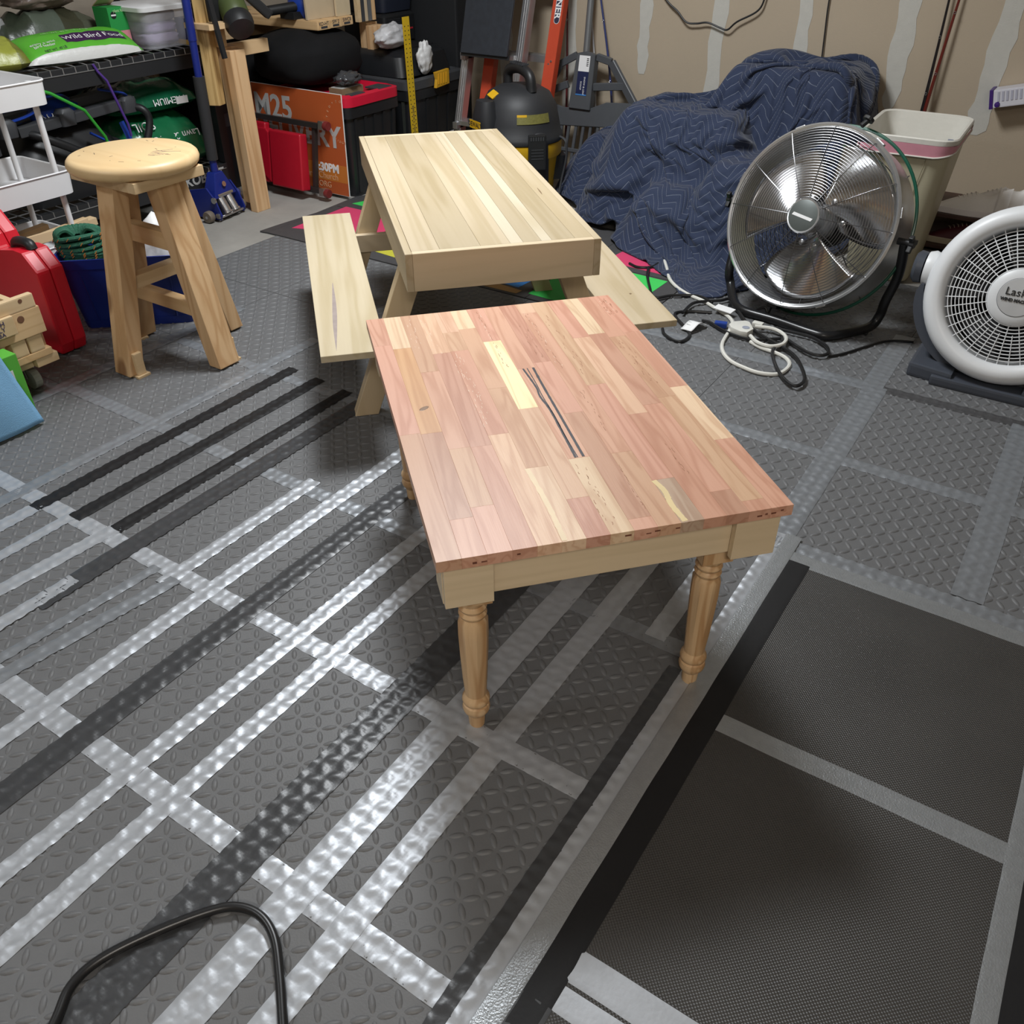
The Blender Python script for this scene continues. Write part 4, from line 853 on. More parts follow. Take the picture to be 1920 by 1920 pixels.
# ------------------------------------------------------------------ folded creeper with red pads
crp = thing('creeper', 'folded mechanic creeper with red pads on black frame', 'creeper', (-3.215, 3.175, FZ), 0)
CM = TR((0, 0, 0), (math.radians(-9), 0, 0))
m_pad = mat('red_vinyl', (.40, .006, .020), .42, var=.10, bump=.1, bs=60); m_fr = mat('creeper_frame', (.022, .020, .019), .4)
for z, x0 in ((.045, -.02), (.345, -.03)): MB().bar((-.50, 0, z), (x0, 0, z), .030, .025, M=CM).build('frame_rail', m_fr, crp, bevel=.002)
for x in (-.060, -.49): MB().bar((x, .004, .045), (x, .004, .345), .020, .022, up=(0, 1, 0), M=CM).build('frame_rail', m_fr, crp, bevel=.002)
for z in (.040, .350):
    b = MB(); b.lathe([(.008, -.012), (.020, -.012), (.022, 0), (.020, .012), (.008, .012)], 16, CM @ TR((.028, -.005, z), (0, PI / 2, 0))); b.build('caster', mat('caster_maroon', (.16, .02, .02), .4), crp, smooth=True)
    MB().box((0, 0, z), (.035, .04, .04), CM).build('caster_mount', m_chrome, crp, bevel=.004)
def pad(x0, x1, z0, z1, d, skew=0):
    b = MB(); b.add([(x0, -.014, z0), (x1, -.014, z0), (x1, -.014 - d, z0), (x0, -.014 - d, z0), (x0 + skew, -.014, z1), (x1 + skew, -.014, z1), (x1 + skew, -.014 - d * .85, z1), (x0 + skew, -.014 - d * .85, z1)], [(0, 3, 2, 1), (4, 5, 6, 7), (0, 1, 5, 4), (1, 2, 6, 5), (2, 3, 7, 6), (3, 0, 4, 7)], CM); b.build('pad', m_pad, crp, bevel=.010, seg=3, smooth=50)
pad(-.29, -.075, .040, .300, .058, -.02); pad(-.47, -.33, .045, .325, .040, -.02)
b = MB(); b.prism([(-.335, .30), (-.315, .285), (-.305, .05), (-.355, .08), (-.44, .30)], .016, .062, CM @ frame((0, 0, 0), (1, 0, 0), (0, 0, 1))); b.build('pad_flap', m_pad, crp, bevel=.006)
# ------------------------------------------------------------------ totes
m_tote = mat('tote_black', (.013, .014, .016), .35, var=.15)
def tote(name, label, x1, y0, w, l, h, lidm, lidh, ribs=True):
    """x1: front face; y0: near side; footprint w (x) by l (y)"""
    t = thing(name, label, 'tote', (x1 - w / 2, y0 + l / 2, FZ))
    shell([(0, w - .07, l - .07, .03), (h * .5, w - .045, l - .045, .03), (h - .05, w - .03, l - .03, .03), (h - .05, w - .01, l - .01, .03), (h, w - .01, l - .01, .03)]).build('body', m_tote, t, smooth=40)
    if ribs:
        for k in range(5):
            y = -l / 2 + .06 + k * (l - .12) / 4; MB().bar((w / 2 - .033, y * .93, .02), (w / 2 - .013, y, h - .055), .018, .008, up=(1, 0, 0)).build('rib', m_tote, t)
        for k in range(5):
            x = -w / 2 + .06 + k * (w - .12) / 4; MB().bar((x * .93, -l / 2 + .033, .02), (x, -l / 2 + .013, h - .055), .018, .008).build('rib', m_tote, t)
    b = shell([(h + .0005, w, l, .05), (h + lidh, w, l, .05), (h + lidh + .008, w - .05, l - .05, .05), (h + lidh - .008, w - .07, l - .07, .04)]); b.build('lid', lidm, t, smooth=40)
    return t
t1 = tote('storage_tote', 'black storage tote with bright red lid behind the orange sign', -3.085, 3.275, .52, .405, .425, mat('lid_red', (.55, .008, .035), .4, var=.05), .042)
for sx in (-1, 1): MB().box((.20, sx * .10, .472), (.09, .10, .008)).build('lid_plate', m_dgrey, t1, bevel=.003)
t2 = tote('storage_tote', 'large black storage tote with yellow latch under the white bag', -3.075, 3.735, .62, .50, .43, m_dgrey, .04)
for y in (.02,):
    b = MB(); b.prism([(-.055, -.03), (.06, -.022), (.06, .05), (-.055, .045), (-.045, .01)], 0, .018, frame((.315, y - .02, .450), (0, 1, 0), (0, 0, 1))); la = b.build('latch', mat('latch_yellow', (.62, .33, .02), .45), t2, bevel=.003)
    for k in range(4): MB().bar((.334, y - .055 + k * .022, .437), (.334, y - .052 + k * .022, .487), .005, .005, up=(1, 0, 0)).build('latch_rib', MATS['latch_yellow'], la)
MB().box2((.295, .025, .150), (.2965, .140, .178)).build('label', m_whitep, t2); text('lettering', 'COMMANDER', .0165, m_black, t2, frame((.2968, .083, .165), (0, 1, 0), (0, 0, 1)), bold=.0006); text('lettering', 'XXL', .016, m_greyp, t2, frame((.2968, .125, .140), (0, 1, 0), (0, 0, 1))); MB().box2((.295, .025, .143), (.2968, .095, .149)).build('label_stripe', MATS['latch_yellow'], t2)
ZL = FZ + .43 + .048
t3 = thing('tote_lid_box', 'black domed tote lid stacked on the large black tote', 'lid', (-3.42, 3.99, ZL + .0005)); shell([(0, .56, .44, .06), (.09, .52, .41, .07), (.115, .44, .36, .08)]).build('body', m_tote, t3, smooth=40); MB().box2((-.2, -.15, .1155), (.2, .15, .118)).build('ridge', m_black, t3)
blob('plastic_bag', mat('bag_white2', (.55, .55, .57), .45, var=.12, bump=.5, bs=45), (-3.28, 3.865, ZL + .119), (.07, .150, .058), 'white grocery bag bundled on the black tote lid', 'bag', 31, .24, 2.2, .3, sharp=.5, nu=40, nv=26)
blob('plastic_bag', mat('bag_white3', (.66, .66, .66), .45, var=.08, bump=.5, bs=45), (-3.125, 3.935, ZL + .001), (.030, .060, .078), 'white crumpled bag tail hanging by the yellow latch', 'bag', 33, .28, 2.6, .1, sharp=.6, nu=36, nv=24)
q_ = thing('backdrop_case', 'tall black case added to cover the bright wall behind the totes', 'case', (-3.45, 4.32, FZ)); MB().box2((-.28, -.06, 0), (.30, .06, 1.02)).build('body', mat('case_black', (.010, .011, .013), .7), q_, bevel=.012); MB().box2((.302, -.03, .45), (.312, .03, .58)).build('handle', m_dgrey, q_)  # added black slab, keeps the area right of the ruler dark
q_ = thing('shade_filler_box', 'dark box added to darken the gap past the rack end', 'box', (-3.93, 3.16, FZ)); MB().box2((-.17, -.14, 0), (.17, .14, .64)).build('body', m_black, q_, bevel=.006); MB().box2((.1702, -.09, .30), (.171, .09, .36)).build('label', m_dgrey, q_)  # added to block the view of the lit side wall past the rack
k3 = thing('tool_chest', 'black tool box with red trim on top of the domed lid', 'tool box', (-3.55, 4.09, ZL + .120)); shell([(0, .30, .26, .02), (.12, .30, .26, .02), (.14, .26, .22, .02)]).build('body', m_black, k3, smooth=40); MB().box2((.1505, -.10, .05), (.153, .10, .058)).build('trim', mat('red_trim', (.4, .02, .03), .4), k3)
for k in range(5): MB().box2((.1505, -.10, .07 + k * .009), (.1515, .0, .072 + k * .009)).build('vent', m_dgrey, k3)
sb = thing('dark_case', 'dark blue hard case resting on the black tool box', 'case', (-3.56, 4.09, ZL + .261)); shell([(0, .30, .24, .03), (.10, .32, .26, .03), (.22, .30, .24, .03)]).build('body', mat('case_navy', (.012, .016, .03), .5), sb, smooth=40); MB().box2((.16, -.05, .08), (.168, .05, .10)).build('handle', m_black, sb)
blob('backdrop_bundle', mat('backdrop_black', (.006, .0062, .007), .9, var=.2, bump=.4, bs=14, spec=.2), (-3.99, 3.76, FZ), (.25, .42, .33), 'large black backdrop bundle added to darken the space under the workbench', 'bundle', 47, .08, 1.6, 0, flat=.35)  # added black backdrop, stands in for the darkness under the bench
# bag and small goods on the red lid
duf = blob('duffel_bag', mat('duffel_black', (.007, .0072, .008), .9, var=.25, bump=.5, bs=18, spec=.2), (-3.50, 3.46, FZ + .425 + .051), (.25, .25, .120), 'big soft black duffel bag slumped on the red lid under the bench', 'bag', 41, .10, 1.6, 0, flat=.25)
b = MB(); b.tube(smoothpath([(.19, -.12, .12), (.235, .0, .13), (.19, .14, .12)], 6), .012, 8, sq=.4); b.build('strap', m_black, duf, smooth=True)
cb = thing('cardboard_tray', 'flat brown cardboard box on the red tote lid', 'box', (-3.175, 3.40, FZ + .4715)); MB().box2((-.05, -.09, 0), (.035, .06, .028)).build('body', mat('cardboard_dark', (.20, .135, .075), .8), cb); MB().box2((-.04, -.085, .0282), (.03, .055, .031)).build('paper', m_greyp, cb)
blob('plastic_bag', mat('bag_smoke', (.045, .046, .05), .16, var=.4, bump=.8, bs=60), (-3.165, 3.385, FZ + .5032), (.055, .075, .032), 'smoky clear crinkled bag on the cardboard box', 'bag', 44, .35, 3.4, 0, sharp=.8)
# yellow drywall square and sticks by the bench
ru = thing('drywall_square', 'long yellow ruler standing in front of the totes', 'ruler', (-3.06, 3.70, FZ)); RM = frame((0, .045, 0), (.05, 1, 0), (-.03, -.055, 1))
MB().box2((-.024, 0, -.002), (.024, .765, .002), RM).build('blade', mat('ruler_yellow', (.58, .38, .015), .45), ru)
for k in range(37):
    for s in (-1, 1): MB().box2((s * .013 - .003, .02 + k * .0195, .0021), (s * .013 + .003, .025 + k * .0195, .0024), RM).build('scale_mark', m_black, ru)
text('lettering', 'DRYWALL T-SQUARE', .018, m_dgrey, ru, RM @ frame((0, .28, .0024), (0, 1, 0), (-1, 0, 0)))
for k, (y, z0, m, lab) in enumerate(((3.735, .74, m_pale, 'thin pale wood stick beside the narrow plywood offcut'), (3.762, .745, m_dgrey, 'dark thin strip between the pale wood sticks'), (3.785, .735, m_ply, 'tan wood stick leaning next to the grey metal strip'), (3.815, .742, mat('grey_strip', (.25, .26, .27), .4, .6), 'grey metal strip standing above the yellow ruler'), (3.845, .738, m_2x4, 'brown wood stick standing above the yellow ruler'))):
    o = MB().box2((-3.40, y, FZ + .722 + .0005), (-3.375, y + .022, FZ + 1.3)).build('wood_stick', m, None, bevel=.001); tag(o, lab, 'stick')
# ------------------------------------------------------------------ ladders
m_alu = mat('aluminium', (.50, .50, .51), .34, .85, var=.10, ns=8); m_fib = mat('red_fibreglass', (.52, .060, .022), .45, var=.08)
LE = math.atan(.28)
def rail(parent, x, y0, w, d, z1, m, channel=True):
    M = TR((x, y0, 0), (-LE, 0, 0)); b = MB(); L_ = z1 / math.cos(LE)
    if channel: b.box2((-w / 2, -d / 2, 0), (w / 2, -d / 2 + .004, L_), M); b.box2((-w / 2, -d / 2 + .004, 0), (-w / 2 + .004, d / 2, L_), M); b.box2((w / 2 - .004, -d / 2 + .004, 0), (w / 2, d / 2, L_), M)
    else: b.box2((-w / 2, -d / 2, 0), (w / 2, d / 2, L_), M)
    return b.build('rail', m, parent, bevel=.001, seg=1)
la = thing('ladder', 'aluminium ladder with a black panel hung on its rails', 'ladder', (-2.79, 3.93, FZ))
for x in (-.165, .165):
    r_ = rail(la, x, 0, .040, .055, 1.50, m_alu)
    for s in (-1, 1): MB().box2((s * .006 - .002, -.031, .0), (s * .006 + .002, -.0278, 1.5), TR((x, 0, 0), (-LE, 0, 0))).build('rail_groove', m_chrome, r_)
for z in (.26, .58, .90, 1.22):
    b = MB(); b.box2((-.145, -.045, z - .012), (.145, .035, z + .010), TR((0, .28 * z, 0))); b.build('step', m_alu, la, bevel=.002)
    MB().box2((-.175, -.062, z - .030), (-.145, .02, z + .004), TR((0, .28 * z, 0))).build('step_bracket', m_alu, la, bevel=.003)
pn = thing('wall_panel_board', 'black rectangular board resting between the ladder rails', 'board', (-2.785, 3.93, FZ)); PMx = TR((0, .0, 0), (-LE, 0, 0))
MB().box2((-.142, -.112, .585), (.142, -.099, 1.35), PMx).build('face', mat('board_black', (.018, .022, .03), .6, var=.4, ns=40), pn, bevel=.003); MB().box2((-.035, -.1136, .865), (.050, -.1122, .97), PMx).build('blue_note', mat('note_blue', (.01, .05, .42), .5), pn)
MB().box2((-.148, -.0985, .572), (.148, -.092, .592), PMx).build('bottom_rail', m_black, pn)
lr = thing('step_ladder', 'red fibreglass step ladder standing behind the aluminium ladder', 'ladder', (-2.69, 4.035, FZ))
for x in (-.185, .185): rail(lr, x, 0, .062, .045, 1.25, m_fib)
for z in (.26, .58, .90): MB().box2((-.154, -.02, z - .03), (.154, .03, z + .005), TR((0, .28 * z, 0))).build('step', m_alu, lr, bevel=.002)
for z in (.60, .61): pass
lp = MB(); lp.prism([(q[0], q[1]) for q in rrect(.030, .20, .0149, 5)], 0, .0008, TR((.187, -.0232, .80), (PI / 2 - LE, 0, 0)) @ TR((0, 0, .0))); 
lbl = MB(); LMx = TR((.190, 0, 0), (-LE, 0, 0)) @ frame((0, -.0230, .86), (1, 0, 0), (0, 0, 1)); lbl.prism(rrect(.032, .23, .0155, 5), 0, .0008, LMx); lb2 = lbl.build('brand_label', m_whitep, lr); MB().prism(rrect(.028, .226, .0135, 5), .0008, .0012, LMx).build('brand_field', mat('label_ink', (.03, .03, .06), .4), lr)
text('brand_lettering', 'WERNER', .046, m_whitep, lr, LMx @ TR((0, .0, .0016), (0, 0, -PI / 2)), bold=.001)
for z in (.555,):
    for dx in (-.006, .008): MB().cyl((.185 + dx, .28 * z - .026, z + dx), (.185 + dx, .28 * z - .022, z + dx), .005, 8).build('rivet', m_chrome, lr)
# ------------------------------------------------------------------ shop vacuum
vac = thing('shop_vacuum', 'black and yellow shop vacuum with top carry handle', 'vacuum', (-2.41, 3.735, FZ), math.radians(42)); vac.scale = (1.15, 1.15, 1.12)
m_vy = mat('vac_yellow', (.62, .36, .010), .42, var=.06); m_vb = mat('vac_black', (.020, .021, .024), .55, var=.1)
b = MB(); b.lathe([(.135, .045), (.150, .06), (.168, .20), (.172, .205)], 40); b.build('drum', m_vy, vac, smooth=40)
b = MB(); b.lathe([(.178, .206), (.181, .21), (.181, .262), (.176, .266)], 40); b.build('drum_band', m_vy, vac, smooth=40)
b = MB(); b.lathe([(.184, .267), (.186, .272), (.184, .288), (.176, .30), (.168, .34), (.155, .40), (.128, .445), (.085, .468), (0, .474)], 40); dome = b.build('motor_head', m_vb, vac, smooth=40)
b = MB(); b.tube(smoothpath([(-.085, .0, .462), (-.075, 0, .515), (0, 0, .535), (.075, 0, .515), (.092, 0, .455)], 6), .020, 12, sq=1.1, M=TR((0, 0, 0), (0, 0, math.radians(-66)))); b.build('carry_handle', m_black, vac, smooth=True)
for k in range(7): MB().box((-.045 + k * .015, 0, .552), (.004, .032, .006), TR((0, 0, 0), (0, 0, math.radians(-66)))).build('grip_rib', m_dgrey, vac)
# exhaust snout toward the viewer (-y side), latch, plates
b = MB(); b.lathe([(.0, .105), (.030, .10), (.052, .08), (.060, .04), (.062, -.12)], 20, TR((.045, -.125, .225), (0, 0, 0))); b.build('exhaust_cowl', m_vb, vac, smooth=40)
MB().box2((.008, -.197, .175), (.082, -.180, .315)).build('latch', m_black, vac, bevel=.006)
for k in range(6): MB().box2((.016 + k * .010, -.1985, .292), (.021 + k * .010, -.197, .306)).build('vent_slot', m_dgrey, vac)
for k in range(4): MB().box2((.020, -.1985, .255 - k * .012), (.070, -.197, .258 - k * .012)).build('vent_slot', m_dgrey, vac)
def domepatch(a0, a1, z0, z1, rf, m, name, off=.003):
    b = MB(); b.grid(lambda u, v: ((rf(z0 + (z1 - z0) * v) + off) * math.cos(a0 + (a1 - a0) * u), (rf(z0 + (z1 - z0) * v) + off) * math.sin(a0 + (a1 - a0) * u), z0 + (z1 - z0) * v), 10, 3); return b.build(name, m, vac, smooth=True)
rf = lambda z: .176 - (z - .30) * .2 if z < .34 else (.168 - (z - .34) * .217 if z < .40 else .155 - (z - .40) * .6)
domepatch(math.radians(-102), math.radians(-52), .350, .385, rf, mat('warning_label', (.16, .15, .04), .5, var=.4, ns=120), 'warning_label'); domepatch(math.radians(-102), math.radians(-88), .377, .386, rf, m_vy, 'warning_label', .0035)
MB().box((0, 0, 0), (.036, .040, .008), TR((-.115, -.055, .447), (.3, -.55, .3))).build('yellow_button', m_vy, vac, bevel=.004); b = MB(); b.lathe([(0, .004), (.016, .003), (.018, 0)], 14, TR((.105, .0, .4475), (0, .55, 0), (.6, 1.4, 1))); b.build('yellow_button', m_vy, vac)
shell([(0, .075, .10, .03), (.10, .085, .11, .035), (.16, .06, .08, .03)]).build('side_pod', m_vb, vac, smooth=40, M=TR((-.150, -.075, .27), (0, 0, .5)))
tx = text('brand_lettering', 'DEWALT', .026, m_black, vac, frame((-.1985, -.1135, .345), (.40, -.92, 0), (0, 0, 1))); MB().box((0, 0, 0), (.085, .032, .001), frame((-.1978, -.1125, .345), (.40, -.92, 0), (0, 0, 1))).build('brand_plate', m_vy, vac)
b = MB(); b.tube(smoothpath([(.150, -.085, .285), (.175, -.13, .27), (.18, -.125, .20), (.165, -.11, .10), (.15, -.12, .02)], 6), .005, 6); b.build('power_cord', m_dgrey, vac, smooth=True)
shell([(0, .06, .07, .012), (.10, .07, .08, .015)]).build('hose_holder', m_black, vac, smooth=40, M=TR((.155, -.035, .10)))
for a in (45, 135, 225, 315):
    b = MB(); b.lathe([(.006, -.012), (.022, -.012), (.022, .012), (.006, .012)], 14, TR((.15 * math.cos(math.radians(a)), .15 * math.sin(math.radians(a)), .0225), (PI / 2, 0, math.radians(a)))); b.build('caster', m_black, vac); MB().box((.145 * math.cos(math.radians(a)), .145 * math.sin(math.radians(a)), .045), (.05, .05, .022)).build('caster_mount', m_black, vac)
# ------------------------------------------------------------------ grey scoop rake with pole
rk = thing('scoop_rake', 'grey plastic scoop rake with long pole leaning on the wall', 'rake', (-2.33, 4.19, FZ))
m_gp = mat('rake_grey', (.075, .080, .088), .42, var=.1)
RM2 = TR((0, 0, 0), (math.radians(-10), 0, 0)) @ frame((0, 0, 0), (1, 0, 0), (0, 0, 1))
def pl(poly, d0, d1, name='plate', par=None): b = MB(); b.prism(poly, d0, d1, RM2); return b.build(name, m_gp, par or rk, bevel=.003, seg=1)
pl([(-.235, .28), (-.205, .252), (.235, .282), (.25, .31), (.268, .40), (.225, .40), (.12, .392), (.03, .355), (-.13, .345), (-.255, .37), (-.265, .30)], -.012, .012, 'lower_band')
for A_, B_, w in (((-.262, .375), (-.175, .545), .034), ((-.175, .545), (-.085, .592), .034), ((.03, .592), (.115, .575), .034), ((.115, .575), (.27, .40), .040), ((-.255, .40), (-.12, .455), .036), ((.03, .455), (.21, .475), .036)):
    a, b_ = Vector((*A_, 0)), Vector((*B_, 0)); b = MB(); b.bar(RM2 @ a, RM2 @ b_, .022, w); b.build('frame_bar', m_gp, rk, bevel=.003, seg=1)
pl([(-.090, .345), (.035, .345), (.030, .60), (-.020, .612), (-.075, .60)], -.022, .026, 'pole_socket')
MB().box2((-.056, .41, .0262), (.006, .520, .0275), RM2).build('label', mat('label_navy', (.012, .018, .065), .4), rk); MB().box2((-.056, .5202, .0262), (.006, .592, .0275), RM2).build('label', m_whitep, rk); MB().box2((-.056, .41, .0276), (.006, .416, .0280), RM2).build('label_stripe', mat('label_blue', (.05, .2, .5), .4), rk)
text('lettering', 'SNOW & LEAF', .013, m_whitep, rk, RM2 @ TR((-.013, .455, .0280), (0, 0, -PI / 2))); text('lettering', 'SCOOP', .012, m_whitep, rk, RM2 @ TR((-.032, .455, .0280), (0, 0, -PI / 2)))
for k in range(5): MB().box2((-.012, .545 + k * .008, .0276), (.000, .549 + k * .008, .0279), RM2).build('barcode', m_black, rk)
for k in range(11):
    x = -.215 + k * .043; b = MB(); b.bar(RM2 @ Vector((x, .275, 0)), RM2 @ Vector((x * 1.02, .012, .02)), .016, .012); b.build('tine', m_gp, rk, bevel=.002, seg=1)
pl([(-.24, .135), (.24, .135), (.24, .155), (-.24, .155)], .004, .022, 'tine_rail')
MB().cyl(RM2 @ Vector((-.025, .355, .0)), RM2 @ Vector((-.055, 1.1, .0)), .017, 14).build('pole', mat('pole_grey', (.16, .165, .17), .35, .3), rk, smooth=True)
# ------------------------------------------------------------------ fishing rods and cords at the wall
def rod(pts, r0, r1, m, label, seg=10):
    P_ = smoothpath(pts, seg); n = len(P_); b = MB(); b.tube(P_, r0, 7, rs=[r0 + (r1 - r0) * k / (n - 1) for k in range(n)]); o = b.build('fishing_rod', m, None, smooth=True); tag(o, label, 'fishing rod')
    for k in (n // 2, int(n * .72), int(n * .9)):
        p = P_[k]; g = MB(); g.tube([p + Vector((.0045 * math.cos(q), -.009, .0045 * math.sin(q))) for q in [PI * j / 5 for j in range(10)]], .0009, 5, closed=True); g.tube([p + Vector((0, 0, -.01)), p + Vector((0, -.009, -.004))], .001, 5); g.build('guide', m_chrome, o)
    return o
rod([(-2.500, 4.355, FZ), (-2.515, 4.365, .45), (-2.535, 4.372, 1.0)], .007, .003, mat('rod_maroon', (.12, .015, .02), .35), 'thin maroon fishing rod next to the red ladder')
rod([(-2.28, 4.30, FZ), (-2.33, 4.34, .45), (-2.365, 4.365, .62), (-2.43, 4.372, 1.0)], .006, .004, mat('rod_grey', (.35, .35, .36), .35), 'white and grey fishing rod behind the scoop rake')
rod([(-2.17, 4.30, FZ), (-2.25, 4.355, .46), (-2.385, 4.375, 1.0)], .007, .004, mat('rod_blue', (.015, .03, .14), .35), 'dark blue fishing rod behind the scoop rake')
rod([(-.715, 4.29, FZ), (-.722, 4.335, .40), (-.728, 4.36, .70), (-.738, 4.374, 1.05)], .010, .004, mat('rod_black', (.012, .010, .012), .3), 'black fishing rod leaning behind the trash can')
rod([(-.700, 4.25, FZ), (-.712, 4.335, .44), (-.700, 4.36, .80), (-.688, 4.374, 1.05)], .010, .004, mat('rod_red', (.13, .018, .012), .3), 'dark red fishing rod leaning behind the trash can')
cord('wall_cable', [(-2.10, 4.385, .95), (-1.99, 4.38, .833), (-1.925, 4.375, .79), (-1.872, 4.37, .748), (-1.82, 4.372, .745), (-1.765, 4.372, .752), (-1.70, 4.372, .735), (-1.662, 4.37, .730), (-1.62, 4.37, .765), (-1.53, 4.375, .815), (-1.505, 4.38, .88), (-1.48, 4.388, 1.0)], .0042, m_black, 'thick black cable sagging along the drywall', 'cable')
cord('wall_cable', [(-1.225, 4.39, 1.0), (-1.222, 4.388, .85), (-1.215, 4.388, .75), (-1.205, 4.386, .62), (-1.20, 4.384, .50)], .0032, m_black, 'thin black cable hanging straight down behind the blanket', 'cable')
wb = thing('wall_unit', 'white slatted wall unit with purple end cap and knob', 'wall unit', (-.470, 4.398, 0)); WM = frame((0, -.095, .562), (.972, 0, .235), (-.235, 0, .972))
m_pu = mat('purple_cap', (.045, .012, .16), .4)
MB().box2((.014, -.034, -.092), (.46, .034, 0), WM).build('body', mat('unit_white', (.62, .61, .66), .45), wb, bevel=.005); MB().box2((0, -.037, -.092), (.0138, .037, .002), WM).build('end_cap', m_pu, wb, bevel=.003)
for k in range(24): MB().box2((.030 + k * .016, -.010, .0002), (.038 + k * .016, .026, .0022), WM).build('slat', mat('unit_slat', (.42, .42, .50), .5), wb)
b = MB(); b.lathe([(0, .006), (.009, .005), (.011, 0)], 16, WM @ TR((.030, -.022, .0002))); b.build('knob', m_pu, wb, smooth=True)
# ------------------------------------------------------------------ moving blanket over a covered object
def quilt():
    m, nt, b = _nt('quilted_blanket'); N = nt.nodes.new; L = nt.links.new
    uv = N('ShaderNodeUVMap'); sp = N('ShaderNodeSeparateXYZ'); L(uv.outputs[0], sp.inputs[0])
    def M(op, a, b_=None, c=None):
        n = N('ShaderNodeMath'); n.operation = op
        for i, q in enumerate((a, b_, c)):
            if q is None: continue
            if isinstance(q, (int, float)): n.inputs[i].default_value = q
            else: L(q, n.inputs[i])
        return n.outputs[0]
    zig = M('PINGPONG', sp.outputs[0], .070); t = M('MULTIPLY_ADD', zig, .85, sp.outputs[1])
    fr_ = M('FRACT', M('MULTIPLY', t, 31.0)); d = M('ABSOLUTE', M('SUBTRACT', fr_, .5))           # .5 at a seam
    line = M('GREATER_THAN', d, .466); dash = M('GREATER_THAN', M('FRACT', M('MULTIPLY', sp.outputs[0], 190.0)), .30); st = M('MULTIPLY', line, dash)
    puff = M('POWER', M('SUBTRACT', 1.0, M('MULTIPLY', d, 2.0)), .45)
    tc = N('ShaderNodeTexCoord'); nz = N('ShaderNodeTexNoise'); nz.inputs['Scale'].default_value = 70; L(tc.outputs['Object'], nz.inputs['Vector']); nz2 = N('ShaderNodeTexNoise'); nz2.inputs['Scale'].default_value = 500; L(tc.outputs['Object'], nz2.inputs['Vector'])
    c1 = N('ShaderNodeMix'); c1.data_type = 'RGBA'; c1.inputs[6].default_value = (.009, .017, .046, 1); c1.inputs[7].default_value = (.017, .029, .072, 1); L(nz2.outputs['Fac'], c1.inputs[0])
    c2 = N('ShaderNodeMix'); c2.data_type = 'RGBA'; L(M('MULTIPLY', st, .42), c2.inputs[0]); L(c1.outputs[2], c2.inputs[6]); c2.inputs[7].default_value = (.38, .42, .50, 1); L(c2.outputs[2], b.inputs['Base Color'])
    hgt = M('MULTIPLY_ADD', nz.outputs['Fac'], .25, puff)
    bp = N('ShaderNodeBump'); bp.inputs['Strength'].default_value = .8; bp.inputs['Distance'].default_value = .0028; L(hgt, bp.inputs['Height']); L(bp.outputs['Normal'], b.inputs['Normal'])
    b.inputs['Roughness'].default_value = .85; b.inputs['Sheen Weight'].default_value = .15
    return m
FOOT = [(-2.33, 4.14), (-2.20, 3.93), (-1.98, 3.72), (-1.76, 3.50), (-1.58, 3.36), (-1.44, 3.26), (-1.32, 3.17), (-1.20, 3.05), (-1.09, 3.10), (-1.02, 3.20), (-.95, 3.38), (-.88, 3.62), (-.83, 3.95), (-.83, 4.33), (-1.6, 4.335), (-1.95, 4.30), (-2.10, 4.18), (-2.28, 4.17)]
def inside_dist(x, y):
    ins = False; best = 9; bt = 0; n = len(FOOT); acc = 0
    for i in range(n):
        x0, y0 = FOOT[i]; x1, y1 = FOOT[(i + 1) % n]
        if (y0 > y) != (y1 > y) and x < (x1 - x0) * (y - y0) / (y1 - y0) + x0: ins = not ins
        dx, dy = x1 - x0, y1 - y0; l2 = dx * dx + dy * dy; t = max(0, min(1, ((x - x0) * dx + (y - y0) * dy) / l2)); d = math.hypot(x - x0 - t * dx, y - y0 - t * dy)
        if d < best: best = d; bt = acc + t * math.sqrt(l2)
        acc += math.sqrt(l2)
    return (best if ins else -best), bt
HUMPS = [(-1.24, 4.14, .50, .34, .675), (-1.04, 4.10, .26, .34, .655), (-1.50, 3.80, .36, .26, .565), (-1.78, 3.95, .28, .26, .49), (-2.05, 4.02, .22, .24, .33), (-1.18, 3.66, .24, .26, .44), (-1.44, 3.54, .18, .20, .33), (-1.24, 3.36, .12, .18, .17)]
def blanket_z(x, y):
    d, t = inside_dist(x, y); h = 0
    for hx, hy, rx, ry, hz in HUMPS:
        q = ((x - hx) / rx) ** 2 + ((y - hy) / ry) ** 2; h += (hz / (1 + (q * .62) ** 1.9)) ** 6
    return max(.008, h ** (1 / 6) * (1 - math.exp(-max(0, d) / .10)))
